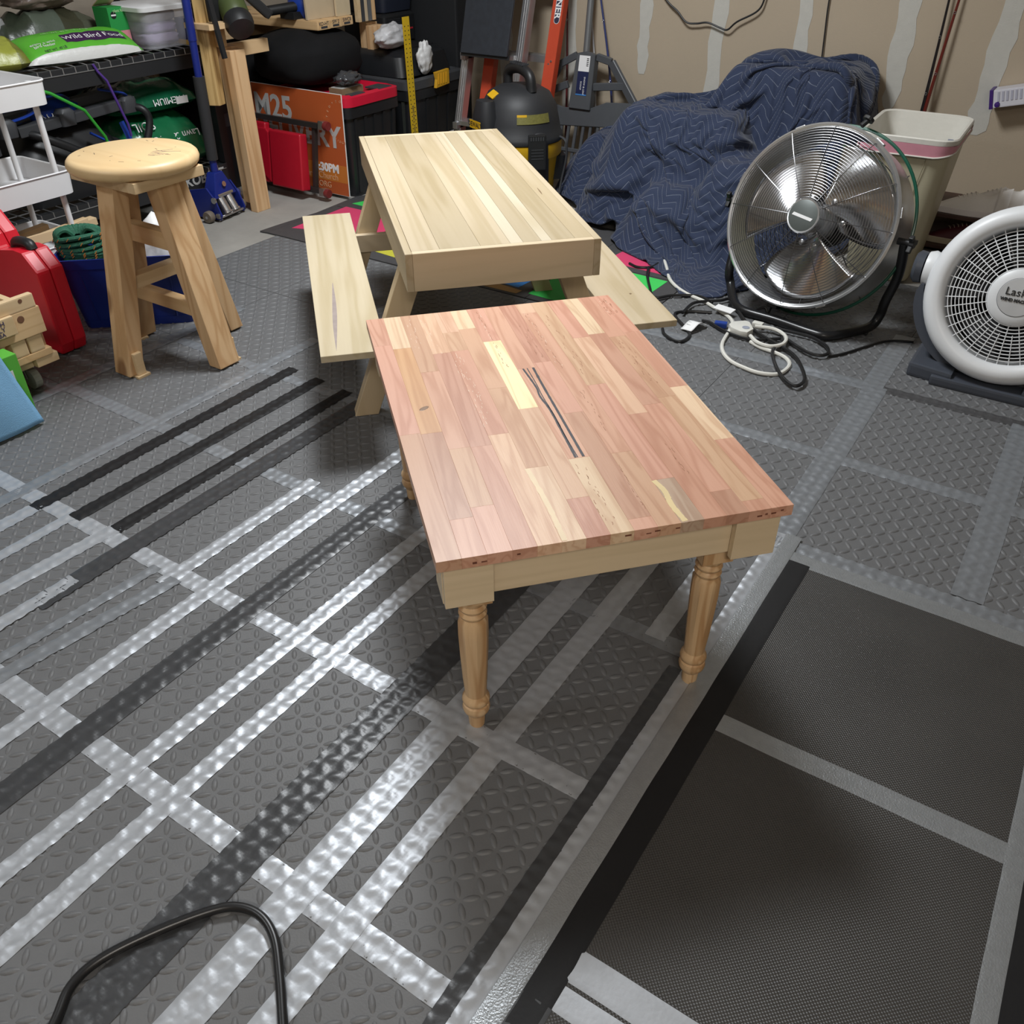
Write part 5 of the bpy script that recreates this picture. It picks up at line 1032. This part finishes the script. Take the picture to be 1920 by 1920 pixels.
def build_blanket():
    """relax an over-long sheet over the covered object (springs, gravity, contact) so that it hangs in real folds"""
    import numpy as np
    fr_ = [Vector((*q, 0)) for q in FOOT[:13]]; bk = [Vector((-2.27, 4.165, 0)), Vector((-2.10, 4.19, 0)), Vector((-1.9, 4.28, 0)), Vector((-1.5, 4.335, 0)), Vector((-.83, 4.335, 0))]
    def along(P_, s):
        L_ = [0]
        for i in range(1, len(P_)): L_.append(L_[-1] + (P_[i] - P_[i - 1]).length)
        q = s * L_[-1]; i = 1
        while i < len(P_) - 1 and L_[i] < q: i += 1
        return P_[i - 1].lerp(P_[i], (q - L_[i - 1]) / (L_[i] - L_[i - 1]))
    NU, NV = 128, 96; X = np.zeros((NV, NU, 3)); rng = np.random.RandomState(4)
    for j in range(NV):
        for i in range(NU):
            s_, t = i / (NU - 1), j / (NV - 1); p = along(fr_, s_).lerp(along(bk, s_), t); n = mnoise.noise(Vector((p.x * 7, p.y * 7, 3)))
            X[j, i] = (p.x, p.y, blanket_z(p.x, p.y) + .012 + .022 * n * min(1, t * 8))
    # contact height field: the covered object, a little smaller than the draped sheet
    gx0, gx1, gy0, gy1, G = -2.5, -.7, 2.9, 4.5, 90
    gf = np.zeros((G, G))
    for j in range(G):
        for i in range(G):
            x, y = gx0 + (gx1 - gx0) * i / (G - 1), gy0 + (gy1 - gy0) * j / (G - 1); z = 0
            for bx0, bx1, by0, by1, bz, fo in ((-1.44, -1.00, 3.98, 4.34, .655, .26), (-1.82, -1.36, 3.74, 4.10, .49, .26), (-1.30, -1.05, 3.55, 3.85, .36, .22), (-2.10, -1.90, 3.95, 4.15, .30, .24), (-1.56, -1.44, 3.50, 3.62, .24, .2)):
                dx = max(bx0 - x, 0, x - bx1); dy = max(by0 - y, 0, y - by1); d = math.hypot(dx, dy) / fo
                z = max(z, bz * (1 - d * d * (3 - 2 * d)) if d < 1 else 0)
            gf[j, i] = z
    def gz(p):
        u = np.clip((p[..., 0] - gx0) / (gx1 - gx0) * (G - 1), 0, G - 1.001); v = np.clip((p[..., 1] - gy0) / (gy1 - gy0) * (G - 1), 0, G - 1.001); i = u.astype(int); j = v.astype(int); fu, fv = u - i, v - j
        return (gf[j, i] * (1 - fu) + gf[j, i + 1] * fu) * (1 - fv) + (gf[j + 1, i] * (1 - fu) + gf[j + 1, i + 1] * fu) * fv
    EX = 1.23
    groups = []
    def grp(sa, sb, k, ex):
        groups.append((sa, sb, np.linalg.norm(X[sa] - X[sb], axis=-1) * ex, k))
    for o in (0, 1):
        grp(np.s_[:, o:-1:2], np.s_[:, o + 1::2], 1.0, EX); grp(np.s_[o:-1:2, :], np.s_[o + 1::2, :], 1.0, EX)
        grp(np.s_[o:-1:2, :-1], np.s_[o + 1::2, 1:], .35, EX); grp(np.s_[o:-1:2, 1:], np.s_[o + 1::2, :-1], .35, EX)
    for sa, sb in ((np.s_[:, 0:-4], np.s_[:, 4:]), (np.s_[0:-4, :], np.s_[4:, :])): groups.append((sa, sb, np.linalg.norm(X[sa] - X[sb], axis=-1) * EX * .93, .03))
    Vv = np.zeros_like(X); dt = .018
    for step in range(130):
        Vv *= .95; Vv[..., 2] -= 9.8 * dt; Pn = X + np.clip(Vv * dt, -.02, .02)
        for it in range(10):
            for sa, sb, rl, k in groups:
                A, B = Pn[sa], Pn[sb]
                n_ = min(A.shape[0], B.shape[0]), min(A.shape[1], B.shape[1]); d = B - A; l = np.maximum(np.linalg.norm(d, axis=-1), 1e-6); c = (d * (.5 * k * (l - rl) / l)[..., None])
                if k < .1: c *= (l < rl)[..., None]
                Pn[sa] = A + c; Pn[sb] = Pn[sb] - c
            g_ = np.maximum(gz(Pn), .006); hit = Pn[..., 2] < g_; Pn[..., 2] = np.where(hit, g_, Pn[..., 2])
            Pn[..., 0] = np.where(hit, Pn[..., 0] * .5 + X[..., 0] * .5, Pn[..., 0]); Pn[..., 1] = np.where(hit, Pn[..., 1] * .5 + X[..., 1] * .5, Pn[..., 1]); Pn[..., 1] = np.minimum(Pn[..., 1], 4.375)
        Vv = (Pn - X) / dt; X = Pn
    vs = [tuple(p) for p in X.reshape(-1, 3)]; fs = [(j * NU + i, j * NU + i + 1, (j + 1) * NU + i + 1, (j + 1) * NU + i) for j in range(NV - 1) for i in range(NU - 1)]
    # stitching follows the cloth: accumulate rest lengths
    uu = np.zeros((NV, NU)); vv = np.zeros((NV, NU)); uu[:, 1:] = np.cumsum(np.linalg.norm(np.diff(X, axis=1), axis=-1), axis=1); vv[1:, :] = np.cumsum(np.linalg.norm(np.diff(X, axis=0), axis=-1), axis=0)
    uu = uu - uu[:, NU // 2:NU // 2 + 1]; vm = vv.mean(axis=1, keepdims=True); uvs = np.stack([uu, .35 * vv + .65 * vm], -1).reshape(-1, 2)
    me = bpy.data.meshes.new('moving_blanket'); me.from_pydata(vs, [], fs); u = me.uv_layers.new(name='UVMap')
    for l in me.loops: u.data[l.index].uv = uvs[l.vertex_index]
    for p in me.polygons: p.use_smooth = True
    o = link('moving_blanket', me, quilt()); sm = o.modifiers.new('soft', 'SUBSURF'); sm.levels = 1; sm.render_levels = 1
    so = o.modifiers.new('thick', 'SOLIDIFY'); so.thickness = .006; so.offset = 0
    return tag(o, 'navy blue quilted moving blanket draped over a tall covered object', 'blanket')
build_blanket()
# ------------------------------------------------------------------ trash can
can = thing('trash_can', 'tall beige plastic trash can with white liner and pink drawstring', 'trash can', (-.625, 3.760, 0), math.radians(2))
m_can = mat('can_beige', (.50, .455, .32), .42, var=.05); m_lin = mat('liner_white', (.66, .64, .58), .4, var=.05, bump=.35, bs=35); m_pink = mat('drawstring_pink', (.60, .26, .32), .45, var=.12, ns=30)
HC = .535
shell([(0, .235, .315, .05), (.012, .245, .325, .05), (.30, .290, .395, .055), (HC, .325, .450, .06), (HC, .321, .446, .06), (.30, .286, .391, .055), (.008, .238, .318, .05)]).build('body', m_can, can, smooth=40, fix=False)
shell([(HC - .004, .326, .451, .06), (HC - .004, .344, .469, .065), (HC + .012, .346, .471, .065), (HC + .016, .338, .463, .063), (HC + .012, .318, .443, .058), (.40, .290, .40, .05), (.16, .24, .33, .05)], bottom=False).build('liner', m_lin, can, smooth=40, fix=False)
b = MB(); o_ = rrect(.348, .474, .066, 6)
def band(u, v):
    k = int(u * len(o_)) % len(o_); x, y = o_[k]; sag = .010 + .034 * (.5 + .5 * math.cos(2 * PI * (u - .66)))
    s = 1 - .012 * v; return (x * s, y * s, HC - .004 - v * sag)
b.grid(band, len(o_), 3, closed_u=True); b.build('drawstring_band', m_pink, can, smooth=True, fix=False)
MB().tube([(x * .992, y * .992, HC - .014 - .034 * (.5 + .5 * math.cos(2 * PI * (k / len(o_) - .66)))) for k, (x, y) in enumerate(o_)], .003, 6, closed=True).build('liner_edge', m_lin, can, smooth=True)
MB().bar((.02, -.158, .014), (.085, -.226, HC - .05), .0022, .0022).build('mould_line', mat('can_line', (.34, .30, .20), .5), can)
MB().box((0, 0, 0), (.03, .026, .0008), TR((.11, .20, .455), (1.3, .1, .5))).build('sticker', mat('sticker_grey', (.28, .30, .38), .5), can)
# ------------------------------------------------------------------ shoe rack and shoes
sr = thing('shoe_rack', 'dark wooden two-shelf shoe rack against the drywall', 'shoe rack', (-.20, 4.20, FZ)); m_dw = mat('rack_wood', (.055, .025, .018), .5, var=.3, ns=20)
for z in (.03, .160): MB().box2((-.38, -.17, z), (.50, .17, z + .016)).build('shelf_board', m_dw, sr, bevel=.002)
for x in (-.38, .485): MB().box2((x - .016, -.17, 0), (x, .17, .20)).build('side_board', m_dw, sr, bevel=.002)
def shoe(loc, rotz, mu, msole, label, L_=.27, group=None, laces=True, ml=None):
    s = thing('sneaker', label, 'shoe', loc, rotz, group); n = 18
    def prof(t):   # width, top height along the length, t=0 toe
        w = .045 * (math.sin(PI * min(1, (t + .06) * 1.0)) ** .45) * (1 - .10 * math.cos(2 * PI * (t - .15))); return max(.012, w)
    b = MB(); so = []
    for k in range(n + 1): t = k / n; so.append((t * L_ - L_ / 2, prof(t)))
    poly = [(x, w) for x, w in so] + [(x, -w) for x, w in so[::-1]]
    b.prism(poly, 0, .026); b.build('sole', msole, s, bevel=.004)
    def top(t): return .030 + .062 * min(1, max(0, (t - .08) / .5)) ** .8 + (.028 * ((t - .72) / .28) if t > .72 else 0) - (.016 * math.sin(PI * (t - .52) / .3) if .52 < t < .82 else 0)
    b = MB()
    def f(u, v):
        t = .015 + .97 * v; a = PI * u; w = prof(t) * .95; h = top(t) - .024; c = math.copysign(abs(math.cos(a)) ** .7, math.cos(a))
        return (t * L_ - L_ / 2, w * c * (1 - .25 * math.sin(a)), .024 + h * math.sin(a) ** .75)
    b.grid(f, 14, 22); b.build('upper', mu, s, smooth=True)
    MB().tube([(f(q / 14, .84)[0], f(q / 14, .84)[1], f(q / 14, .84)[2] + .004) for q in range(15)], .006, 6).build('collar', mu, s, smooth=True)
    if laces:
        for k in range(5):
            t = .30 + k * .055; p0, p1, p2 = f(.36, t), f(.5, t), f(.64, t); MB().tube([(p0[0] - .004, p0[1], p0[2] + .002), (p1[0], p1[1], p1[2] + .0025), (p2[0] + .004, p2[1], p2[2] + .001)], .0022, 6).build('lace', ml or mu, s, smooth=True)
    return s
m_sw = mat('shoe_white', (.82, .79, .76), .55, var=.05); m_sole = mat('sole_white', (.80, .76, .76), .5, var=.05); m_sr_ = mat('shoe_maroon', (.07, .010, .016), .6); m_sn = mat('shoe_navy', (.012, .012, .03), .6); m_cr = mat('lace_cream', (.42, .36, .26), .7)
zs = FZ + .1765
shoe((-.395, 4.085, zs), math.radians(6), m_sw, m_sole, 'white sneaker on the rack top, in front of its pair', .28); shoe((-.305, 4.225, zs), math.radians(4), m_sw, m_sole, 'white sneaker partly hidden behind the other white sneaker', .28)
shoe((-.40, 4.10, FZ + .0465), math.radians(10), m_sr_, m_cr, 'maroon sneaker with cream laces on the lower rack shelf', .27, ml=m_cr); shoe((-.20, 4.13, FZ + .0465), math.radians(-4), m_sr_, m_cr, 'maroon sneaker beside the grey fan behind the white housing', .27, ml=m_cr)
shoe((-.35, 3.945, FZ), math.radians(12), m_sn, m_cr, 'navy sneaker with cream sole on the floor by the trash can', .26, ml=m_cr)
# ------------------------------------------------------------------ steel drum fan
FC = Vector((-.776, 3.040, .362)); nh = Vector((-.205, -.979, 0)).normalized(); TILT = math.radians(21)
fan = thing('drum_fan', 'chrome drum fan with green rim on black tube stand', 'fan', (FC.x, FC.y, 0))
xa = Vector((.979, -.205, 0)).normalized(); nf = (nh * math.cos(TILT) + Vector((0, 0, 1)) * math.sin(TILT)).normalized(); ya = nf.cross(xa)
FM = frame((0, 0, FC.z), xa, ya)            # local z points out of the front
m_mir = mat('polished_steel', (.72, .72, .74), .13, 1.0, var=.04); m_ring = mat('fan_ring', (.62, .63, .64), .25, .8); m_fw = mat('fan_wire', (.20, .20, .205), .28, .9); m_green = mat('fan_green', (.006, .075, .045), .3, var=.1)
RF = .296
b = MB(); b.lathe([(RF - .006, -.17), (RF - .002, -.10), (RF, -.02), (RF + .006, 0), (RF + .009, .008), (RF + .003, .013), (RF - .008, .008), (RF - .008, -.02), (RF - .010, -.10), (RF - .012, -.17)], 72, FM, cap=False); b.build('drum', m_ring, fan, smooth=40)
b = MB()
for k in range(27):
    r = .062 + k * (RF - .070) / 26; zz = .012 + .032 * (1 - (r / RF) ** 3.5)
    b.tube([(r * math.cos(a), r * math.sin(a), zz) for a in [2 * PI * q / 72 for q in range(72)]], .0010, 5, closed=True, M=FM)
b.build('guard_rings', m_fw, fan, smooth=True)
for k in range(12):
    a = 2 * PI * k / 12 + .05; c, s_ = math.cos(a), math.sin(a)
    pts = [(r * c, r * s_, .0145 + .032 * (1 - (r / RF) ** 3.5)) for r in [.058 + q * (RF - .062) / 10 for q in range(11)]] + [(RF * c, RF * s_, .008)]
    MB().tube(pts, .0015, 5, M=FM).build('guard_spoke', m_fw, fan, smooth=True)
b = MB(); b.lathe([(.052, .040), (.056, .044), (.056, .050), (.050, .053), (.0, .053)], 36, FM); b.build('badge', mat('badge_grey', (.11, .125, .12), .4, .3), fan, smooth=30)
b = MB(); b.lathe([(.050, .052), (.056, .053), (.058, .050), (.056, .046)], 36, FM, cap=False); b.build('badge_ring', m_ring, fan, smooth=True)
BMx = FM @ TR((-.002, -.004, .0535), (0, 0, math.radians(-7)))
b = MB(); b.prism([(-.038, -.0045), (.036, -.0045), (.040, .0055), (-.034, .0055)], 0, .0006, BMx); b.build('badge_nameplate', m_whitep, fan)
for k in range(3):     # blades
    a0 = math.radians(148 + 120 * k); b = MB()
    def blade(u, v, a0=a0):
        r = .052 + (RF - .082) * v; span = math.radians(88 + 22 * v * (1.3 - v)); a = a0 + (u - .5) * span + .22 * v
        ed = 1 - .06 * max(0, (v - .85) / .15) * (2 * u - 1) ** 2
        return (r * ed * math.cos(a), r * ed * math.sin(a), -.070 + (u - .5) * (.095 - .02 * v) + .012 * math.sin(PI * u))
    b.grid(blade, 18, 14, M=FM); bl_ = b.build('blade', m_mir, fan, smooth=True); bl_.modifiers.new('thick', 'SOLIDIFY').thickness = .002
    for q in (.25, .75):
        c_ = blade(q, .16); MB().lathe([(.010, 0), (.010, .004), (.006, .006), (0, .006)], 12, FM @ TR((c_[0], c_[1], c_[2] + .002))).build('rivet', m_chrome, fan, smooth=True)
b = MB(); b.lathe([(.0, -.03), (.045, -.032), (.060, -.05), (.062, -.10), (.0, -.10)], 28, FM); b.build('blade_hub', m_chrome, fan, smooth=40)
b = MB(); b.lathe([(.0, -.11), (.065, -.11), (.07, -.13), (.07, -.21), (.05, -.23), (0, -.23)], 24, FM); b.build('motor', m_black, fan, smooth=40)
b = MB()
for k in range(14):
    r = .075 + k * (RF - .085) / 13; b.tube([(r * math.cos(a), r * math.sin(a), -.172 - .012 * (1 - r / RF)) for a in [2 * PI * q / 48 for q in range(48)]], .0014, 4, closed=True, M=FM)
for k in range(8): a = 2 * PI * k / 8; b.tube([(.06 * math.cos(a), .06 * math.sin(a), -.18), (RF * math.cos(a), RF * math.sin(a), -.172)], .0022, 5, M=FM)
b.build('rear_guard', m_fw, fan, smooth=True)
MB().tube([((RF + .022) * math.cos(a), (RF + .022) * math.sin(a), -.105) for a in [2 * PI * q / 80 for q in range(80)]], .0055, 8, closed=True, M=FM).build('green_rim', m_green, fan, smooth=True)
for a in (62, 118, 240, 300, 15, 165):
    c, s_ = math.cos(math.radians(a)), math.sin(math.radians(a)); MB().box((0, 0, 0), (.008, .034, .014), FM @ TR((c * (RF + .009), s_ * (RF + .009), -.002), (0, 0, math.radians(a)))).build('clip', m_chrome, fan, bevel=.002)
tv = FM @ Vector((.035, RF + .02, -.06)); tw_ = FM @ Vector((.045, RF + .040, -.070)); MB().cyl(tv, tw_, .009, 10).build('top_knob_stem', m_black, fan); MB().cyl(tw_, FM @ Vector((.047, RF + .050, -.073)), .019, 14).build('top_knob', m_black, fan, bevel=.002)
pv = {}
for s in (-1, 1):
    p0 = FM @ Vector((s * (RF + .004), 0, -.05)); p1 = FM @ Vector((s * (RF + .050), 0, -.05)); pv[s] = FM @ Vector((s * (RF + .028), 0, -.05))
    MB().cyl(p0, p1, .012, 12).build('pivot_bolt', m_black, fan, smooth=True); k = MB()
    for q in range(3): k.bar(p1 - Vector((0, 0, .0)), p1 + Matrix.Rotation(2 * PI * q / 3 + .5, 3, xa) @ Vector((0, 0, .030)), .016, .014, up=xa)
    k.cyl(p1 - xa * s * .006, p1 + xa * s * .010, .014, 12); k.build('wing_knob', m_black, fan, bevel=.003)
Lp, Rp = pv[-1], pv[1]
loc0 = Vector((FC.x, FC.y, 0)); W_ = lambda x, y, z: Vector((x, y, z)) - loc0
path = [Lp, Lp + Vector((.02, .03, -.12)), W_(-1.055, 3.12, .10), W_(-1.040, 3.115, .045), W_(-.995, 3.04, .0185), W_(-.93, 2.965, .018), W_(-.80, 2.945, .018), W_(-.66, 2.912, .018), W_(-.60, 2.915, .018), W_(-.545, 2.985, .018), W_(-.495, 3.06, .024), W_(-.478, 3.085, .06), W_(-.470, 3.075, .12), Rp + Vector((.0, .04, -.12)), Rp]
MB().tube(smoothpath(path, 6), .0165, 12).build('stand_tube', mat('stand_black', (.016, .016, .017), .3, .2), fan, smooth=True)
for x, y in ((-.985, 3.02), (-.51, 3.045)): MB().box((x - FC.x, y - FC.y, .006), (.03, .03, .012)).build('rubber_foot', m_black, fan)
MB().tube(smoothpath([FM @ Vector((-.06, -RF - .01, -.09)), FM @ Vector((-.07, -RF - .05, -.10)), W_(-.87, 3.03, .02), W_(-.90, 3.0, .006)], 5), .004, 6).build('cord', m_black, fan, smooth=True); MB().box((0, 0, 0), (.04, .03, .03), FM @ TR((-.055, -RF - .012, -.09))).build('switch_box', m_black, fan, bevel=.003)
# ------------------------------------------------------------------ white floor fan
LC = Vector((-.075, 2.870, .292)); nl = Vector((-.02, -1, 0)).normalized(); LT_ = math.radians(17)
lf = thing('floor_fan', 'white round floor fan in a dark grey cradle base', 'fan', (LC.x, LC.y, 0)); xl = Vector((1, -.02, 0)).normalized(); nn = (nl * math.cos(LT_) + Vector((0, 0, 1)) * math.sin(LT_)).normalized(); yl = nn.cross(xl); LM = frame((0, 0, LC.z), xl, yl)
m_lw = mat('fan_white', (.70, .715, .73), .40, var=.03); m_lg = mat('fan_base_grey', (.055, .062, .078), .42, var=.06)
RL = .257
b = MB(); b.lathe([(RL - .028, -.13), (RL - .005, -.11), (RL + .006, -.05), (RL + .004, .0), (RL - .010, .022), (RL - .030, .028), (RL - .048, .022), (RL - .056, .008), (RL - .058, -.02), (RL - .06, -.13)], 72, LM, cap=False); b.build('housing', m_lw, lf, smooth=60)
RG = RL - .056
b = MB()
for k in range(11):
    r = .084 + k * (RG - .084) / 11; b.tube([(r * math.cos(a), r * math.sin(a), .004 + .024 * (1 - (r / RG) ** 3)) for a in [2 * PI * q / 72 for q in range(72)]], .0017, 5, closed=True, M=LM)
b.build('grille_rings', m_lw, lf, smooth=True)
for k in range(40):
    a = 2 * PI * k / 40 + .04; c, s_ = math.cos(a), math.sin(a); r0 = .075 if k % 2 == 0 else RG - .09
    MB().tube([(r * c, r * s_, .005 + .024 * (1 - (r / RG) ** 3)) for r in (r0, (r0 + RG) / 2, RG + .003)], .0017, 5, M=LM).build('grille_bar', m_lw, lf, smooth=True)
b = MB(); b.lathe([(.082, .016), (.082, .030), (.076, .036), (.056, .038)], 40, LM, cap=False); b.build('hub_ring', m_lw, lf, smooth=40)
b = MB(); b.lathe([(.056, .036), (.054, .040), (.0, .042)], 40, LM); b.build('hub_disc', mat('hub_silver', (.52, .53, .54), .35, .2), lf, smooth=40)
text('brand_lettering', 'Lasko', .031, m_black, lf, LM @ TR((0, .013, .0428)), bold=.0004, space=1.05); text('brand_lettering', 'WIND MACHINE', .0118, m_black, lf, LM @ TR((0, -.010, .0428)), bold=.0008)
for k in range(5):
    a0 = math.radians(20 + 72 * k); b = MB(); b.grid(lambda u, v, a0=a0: ((.05 + (RG - .07) * v) * math.cos(a0 + (u - .5) * (.85 + .25 * v)), (.05 + (RG - .07) * v) * math.sin(a0 + (u - .5) * (.85 + .25 * v)), -.055 + (u - .5) * .06), 10, 8, M=LM); bb = b.build('blade', mat('blade_darkened', (.022, .022, .025), .22), lf, smooth=True); bb.modifiers.new('thick', 'SOLIDIFY').thickness = .003  # blade colour darkened so the inside of the fan reads as shade
b = MB(); b.lathe([(0, -.03), (.06, -.03), (.07, -.05), (.075, -.10), (.0, -.10)], 24, LM); b.build('motor', m_black, lf, smooth=40)
b = MB()
for k in range(18): r = .08 + k * (RG - .08) / 17; b.tube([(r * math.cos(a), r * math.sin(a), -.125) for a in [2 * PI * q / 48 for q in range(48)]], .0045, 4, closed=True, M=LM)  # rings thickened and black, interior shade put into the grille
for k in range(16): a = 2 * PI * k / 16; b.tube([(.06 * math.cos(a), .06 * math.sin(a), -.125), (RG * math.cos(a), RG * math.sin(a), -.125)], .003, 4, M=LM)
b.build('rear_grille', m_black, lf, smooth=True)
for s in (-1, 1):
    c_ = LM @ Vector((s * (RL - .004), .03, -.055)); MB().lathe([(.0, 0), (.052, 0), (.056, .012), (.05, .030), (0, .034)], 24, ax(c_, c_ + xl * s)).build('pivot_boss', m_lw, lf, smooth=40)
    c2 = c_ + xl * s * .0345; MB().lathe([(.0, 0), (.048, 0), (.05, .02), (.04, .03), (0, .03)], 24, ax(c2, c2 + xl * s)).build('pivot_cap', m_lg, lf, smooth=40)
# cradle: half ring with flared foot
b = MB()
def crad(u, v):
    a = PI + PI * u; rr = RL + .016 + .030 * v; dz = .05 if v < .5 else .05
    return (rr * math.cos(a), rr * math.sin(a))
n = 36; vs = []; fs = []
for i in range(n + 1):
    a = math.radians(188) + math.radians(164) * i / n; R1 = RL + .012; R2 = RL + .022 + .050 * math.sin(PI * i / n) ** .6
    for r, zz in ((R1, .02), (R2, .02), (R2, -.15), (R1, -.15)): vs.append(((r * math.cos(a)), max(-.0 + .001 - LC.z + .0, r * math.sin(a) * .93 + .012), zz))
for i in range(n):
    for k in range(4): fs.append((i * 4 + k, i * 4 + (k + 1) % 4, (i + 1) * 4 + (k + 1) % 4, (i + 1) * 4 + k))
fs += [(0, 1, 2, 3), tuple(n * 4 + k for k in (3, 2, 1, 0))]
CMx = frame((0, .03, LC.z), xl, Vector((0, .12, 1))); b.add(vs, fs, CMx); b.build('cradle', m_lg, lf, smooth=40)
for s in (-1, 1): b = MB(); b.prism([(s * .10, -.09), (s * .235, -.07), (s * .235, .11), (s * .10, .13)], .001, .045, TR((0, 0, 0))); b.build('foot', m_lg, lf, bevel=.01)
MB().box2((-.16, -.10, .001), (.16, .14, .03)).build('foot_bridge', m_lg, lf, bevel=.008)
# ------------------------------------------------------------------ cords on the floor
Zc = .0075
def fc(pts, z=Zc): return [(x, y, z) for x, y in pts]
m_cw = mat('cord_white', (.66, .65, .60), .45); m_cb = mat('cord_black', (.012, .012, .013), .35)
ext = thing('extension_cord', 'white extension cord with three-way outlet end on the mat', 'extension cord', (-.87, 2.82, 0)); off = Vector((-.87, 2.82, 0)); sh_ = lambda P_: [Vector(p) - off for p in P_]
MB().tube(smoothpath(sh_(fc([(-1.40, 3.30), (-1.352, 3.221), (-1.296, 3.126), (-1.234, 3.061), (-1.166, 3.017), (-1.094, 2.99), (-1.037, 2.956), (-.981, 2.922), (-.951, 2.897), (-.925, 2.86), (-.91, 2.79), (-.892, 2.682), (-.861, 2.614), (-.816, 2.568), (-.764, 2.547), (-.71, 2.538), (-.66, 2.557), (-.643, 2.599), (-.645, 2.652), (-.671, 2.69), (-.714, 2.71), (-.766, 2.72), (-.815, 2.745)])), 6), .0068, 8).build('cable', m_cw, ext, smooth=True)
MB().tube(smoothpath(sh_(fc([(-.825, 2.766), (-.788, 2.73), (-.742, 2.722), (-.71, 2.757), (-.712, 2.809), (-.741, 2.848), (-.784, 2.865), (-.84, 2.85)], Zc + .012)), 6), .0068, 8).build('cable', m_cw, ext, smooth=True)
b = MB(); b.prism([(-.052, -.012), (-.035, -.035), (.005, -.050), (.030, -.045), (.038, -.005), (.005, .045), (-.012, .050), (-.045, .018)], .001, .026); b.build('outlet_block', m_cw, ext, bevel=.006, smooth=50)
b = MB(); b.lathe([(0, .001), (.013, .001), (.013, 0)], 18, TR((.012, -.012, .0262))); b.build('outlet_face', mat('outlet_grey', (.30, .32, .38), .5), ext); MB().box((.03, .062, .012), (.038, .026, .022)).build('plug', m_cw, ext, bevel=.005)
MB().box((0, 0, 0), (.045, .024, .020), TR((-.083, -.004, .012), (0, 0, .25))).build('plug', mat('plug_blue', (.015, .05, .28), .4), ext, bevel=.006)
bc = [([(-1.511, 3.196), (-1.473, 3.178), (-1.442, 3.184), (-1.415, 3.21), (-1.41, 3.26)], 'short black cord lying on the pink foam wedge'),
      ([(-1.42, 3.19), (-1.381, 3.098), (-1.314, 2.984), (-1.28, 2.93), (-1.249, 2.919), (-1.214, 2.967), (-1.146, 3.011), (-1.106, 3.014), (-1.056, 2.985)], 'black cord running from the green wedge to the white cord'),
      ([(-1.108, 2.829), (-1.111, 2.931), (-1.079, 2.976), (-1.036, 3.012), (-1.012, 3.045), (-.97, 2.995), (-.882, 2.876), (-.822, 2.819), (-.734, 2.765), (-.678, 2.733), (-.628, 2.681), (-.577, 2.589), (-.564, 2.538), (-.576, 2.501), (-.611, 2.516), (-.661, 2.578), (-.712, 2.673), (-.726, 2.731), (-.721, 2.783), (-.735, 2.845), (-.765, 2.885)], 'long black cord looping over the white outlet end'),
      ([(-1.025, 2.910), (-1.089, 2.881), (-1.134, 2.84), (-1.12, 2.799), (-1.059, 2.739), (-1.018, 2.692), (-1.01, 2.646), (-1.021, 2.618), (-1.053, 2.618), (-1.093, 2.643), (-1.117, 2.68)], 'black cord hooked beneath the picnic bench end'),
      ([(-1.024, 2.816), (-.994, 2.814), (-.951, 2.788), (-.9, 2.765), (-.847, 2.755), (-.803, 2.765), (-.76, 2.80), (-.729, 2.825)], 'black cord from the paper tag past the outlet block'),
      ([(-.775, 2.885), (-.718, 2.885), (-.663, 2.885), (-.622, 2.87), (-.58, 2.835), (-.56, 2.791), (-.572, 2.76), (-.605, 2.752), (-.648, 2.772), (-.706, 2.813), (-.735, 2.84)], 'black cord coil beside the drum fan stand'),
      ([(-.555, 2.785), (-.52, 2.83), (-.47, 2.93), (-.44, 2.99), (-.40, 3.03), (-.343, 3.055)], 'thin black cord leading to the white floor fan')]
for k, (p, lab) in enumerate(bc):
    P_ = fc(p, .006 + (k % 3) * .0045); cord('black_cable', P_, .0058 if k != 6 else .0042, m_cb, lab, 'cord', group=None)
tg = MB(); tg.grid(lambda u, v: (-.0245 + .049 * u, -.045 + .09 * v, .003 + .018 * math.sin(PI * v) ** 2 + .006 * u), 4, 8); t_ = tg.build('cord_tag', m_whitep, None, smooth=True); t_.location = (-1.028, 2.752, .004); t_.rotation_euler = (0, 0, -.3); t_.modifiers.new('thick', 'SOLIDIFY').thickness = .0008; tag(t_, 'white paper cord tag standing on the mat', 'tag')
for k in range(4): MB().box((0, -.02 + k * .012, .0), (.036, .0018, .0006), TR((0, 0, .016 + .006 * math.sin(k)))).build('printed_line', m_greyp, t_)
t2_ = MB().box((0, 0, 0), (.075, .034, .004)).build('cord_tag', m_whitep, None, bevel=.001); t2_.location = (-.985, 2.925, .024); t2_.rotation_euler = (.15, 0, -.2); tag(t2_, 'white label wrapped on the white extension cord', 'tag')
cord('black_cable', fc([(-.80, .03), (-.836, .102), (-.861, .145), (-.858, .195), (-.822, .269), (-.778, .335), (-.747, .361), (-.708, .369), (-.666, .356), (-.619, .321), (-.568, .277), (-.48, .20)], .0105), .0075, m_cb, 'thick black cord curving over silver and black tape', 'cord', n=10)
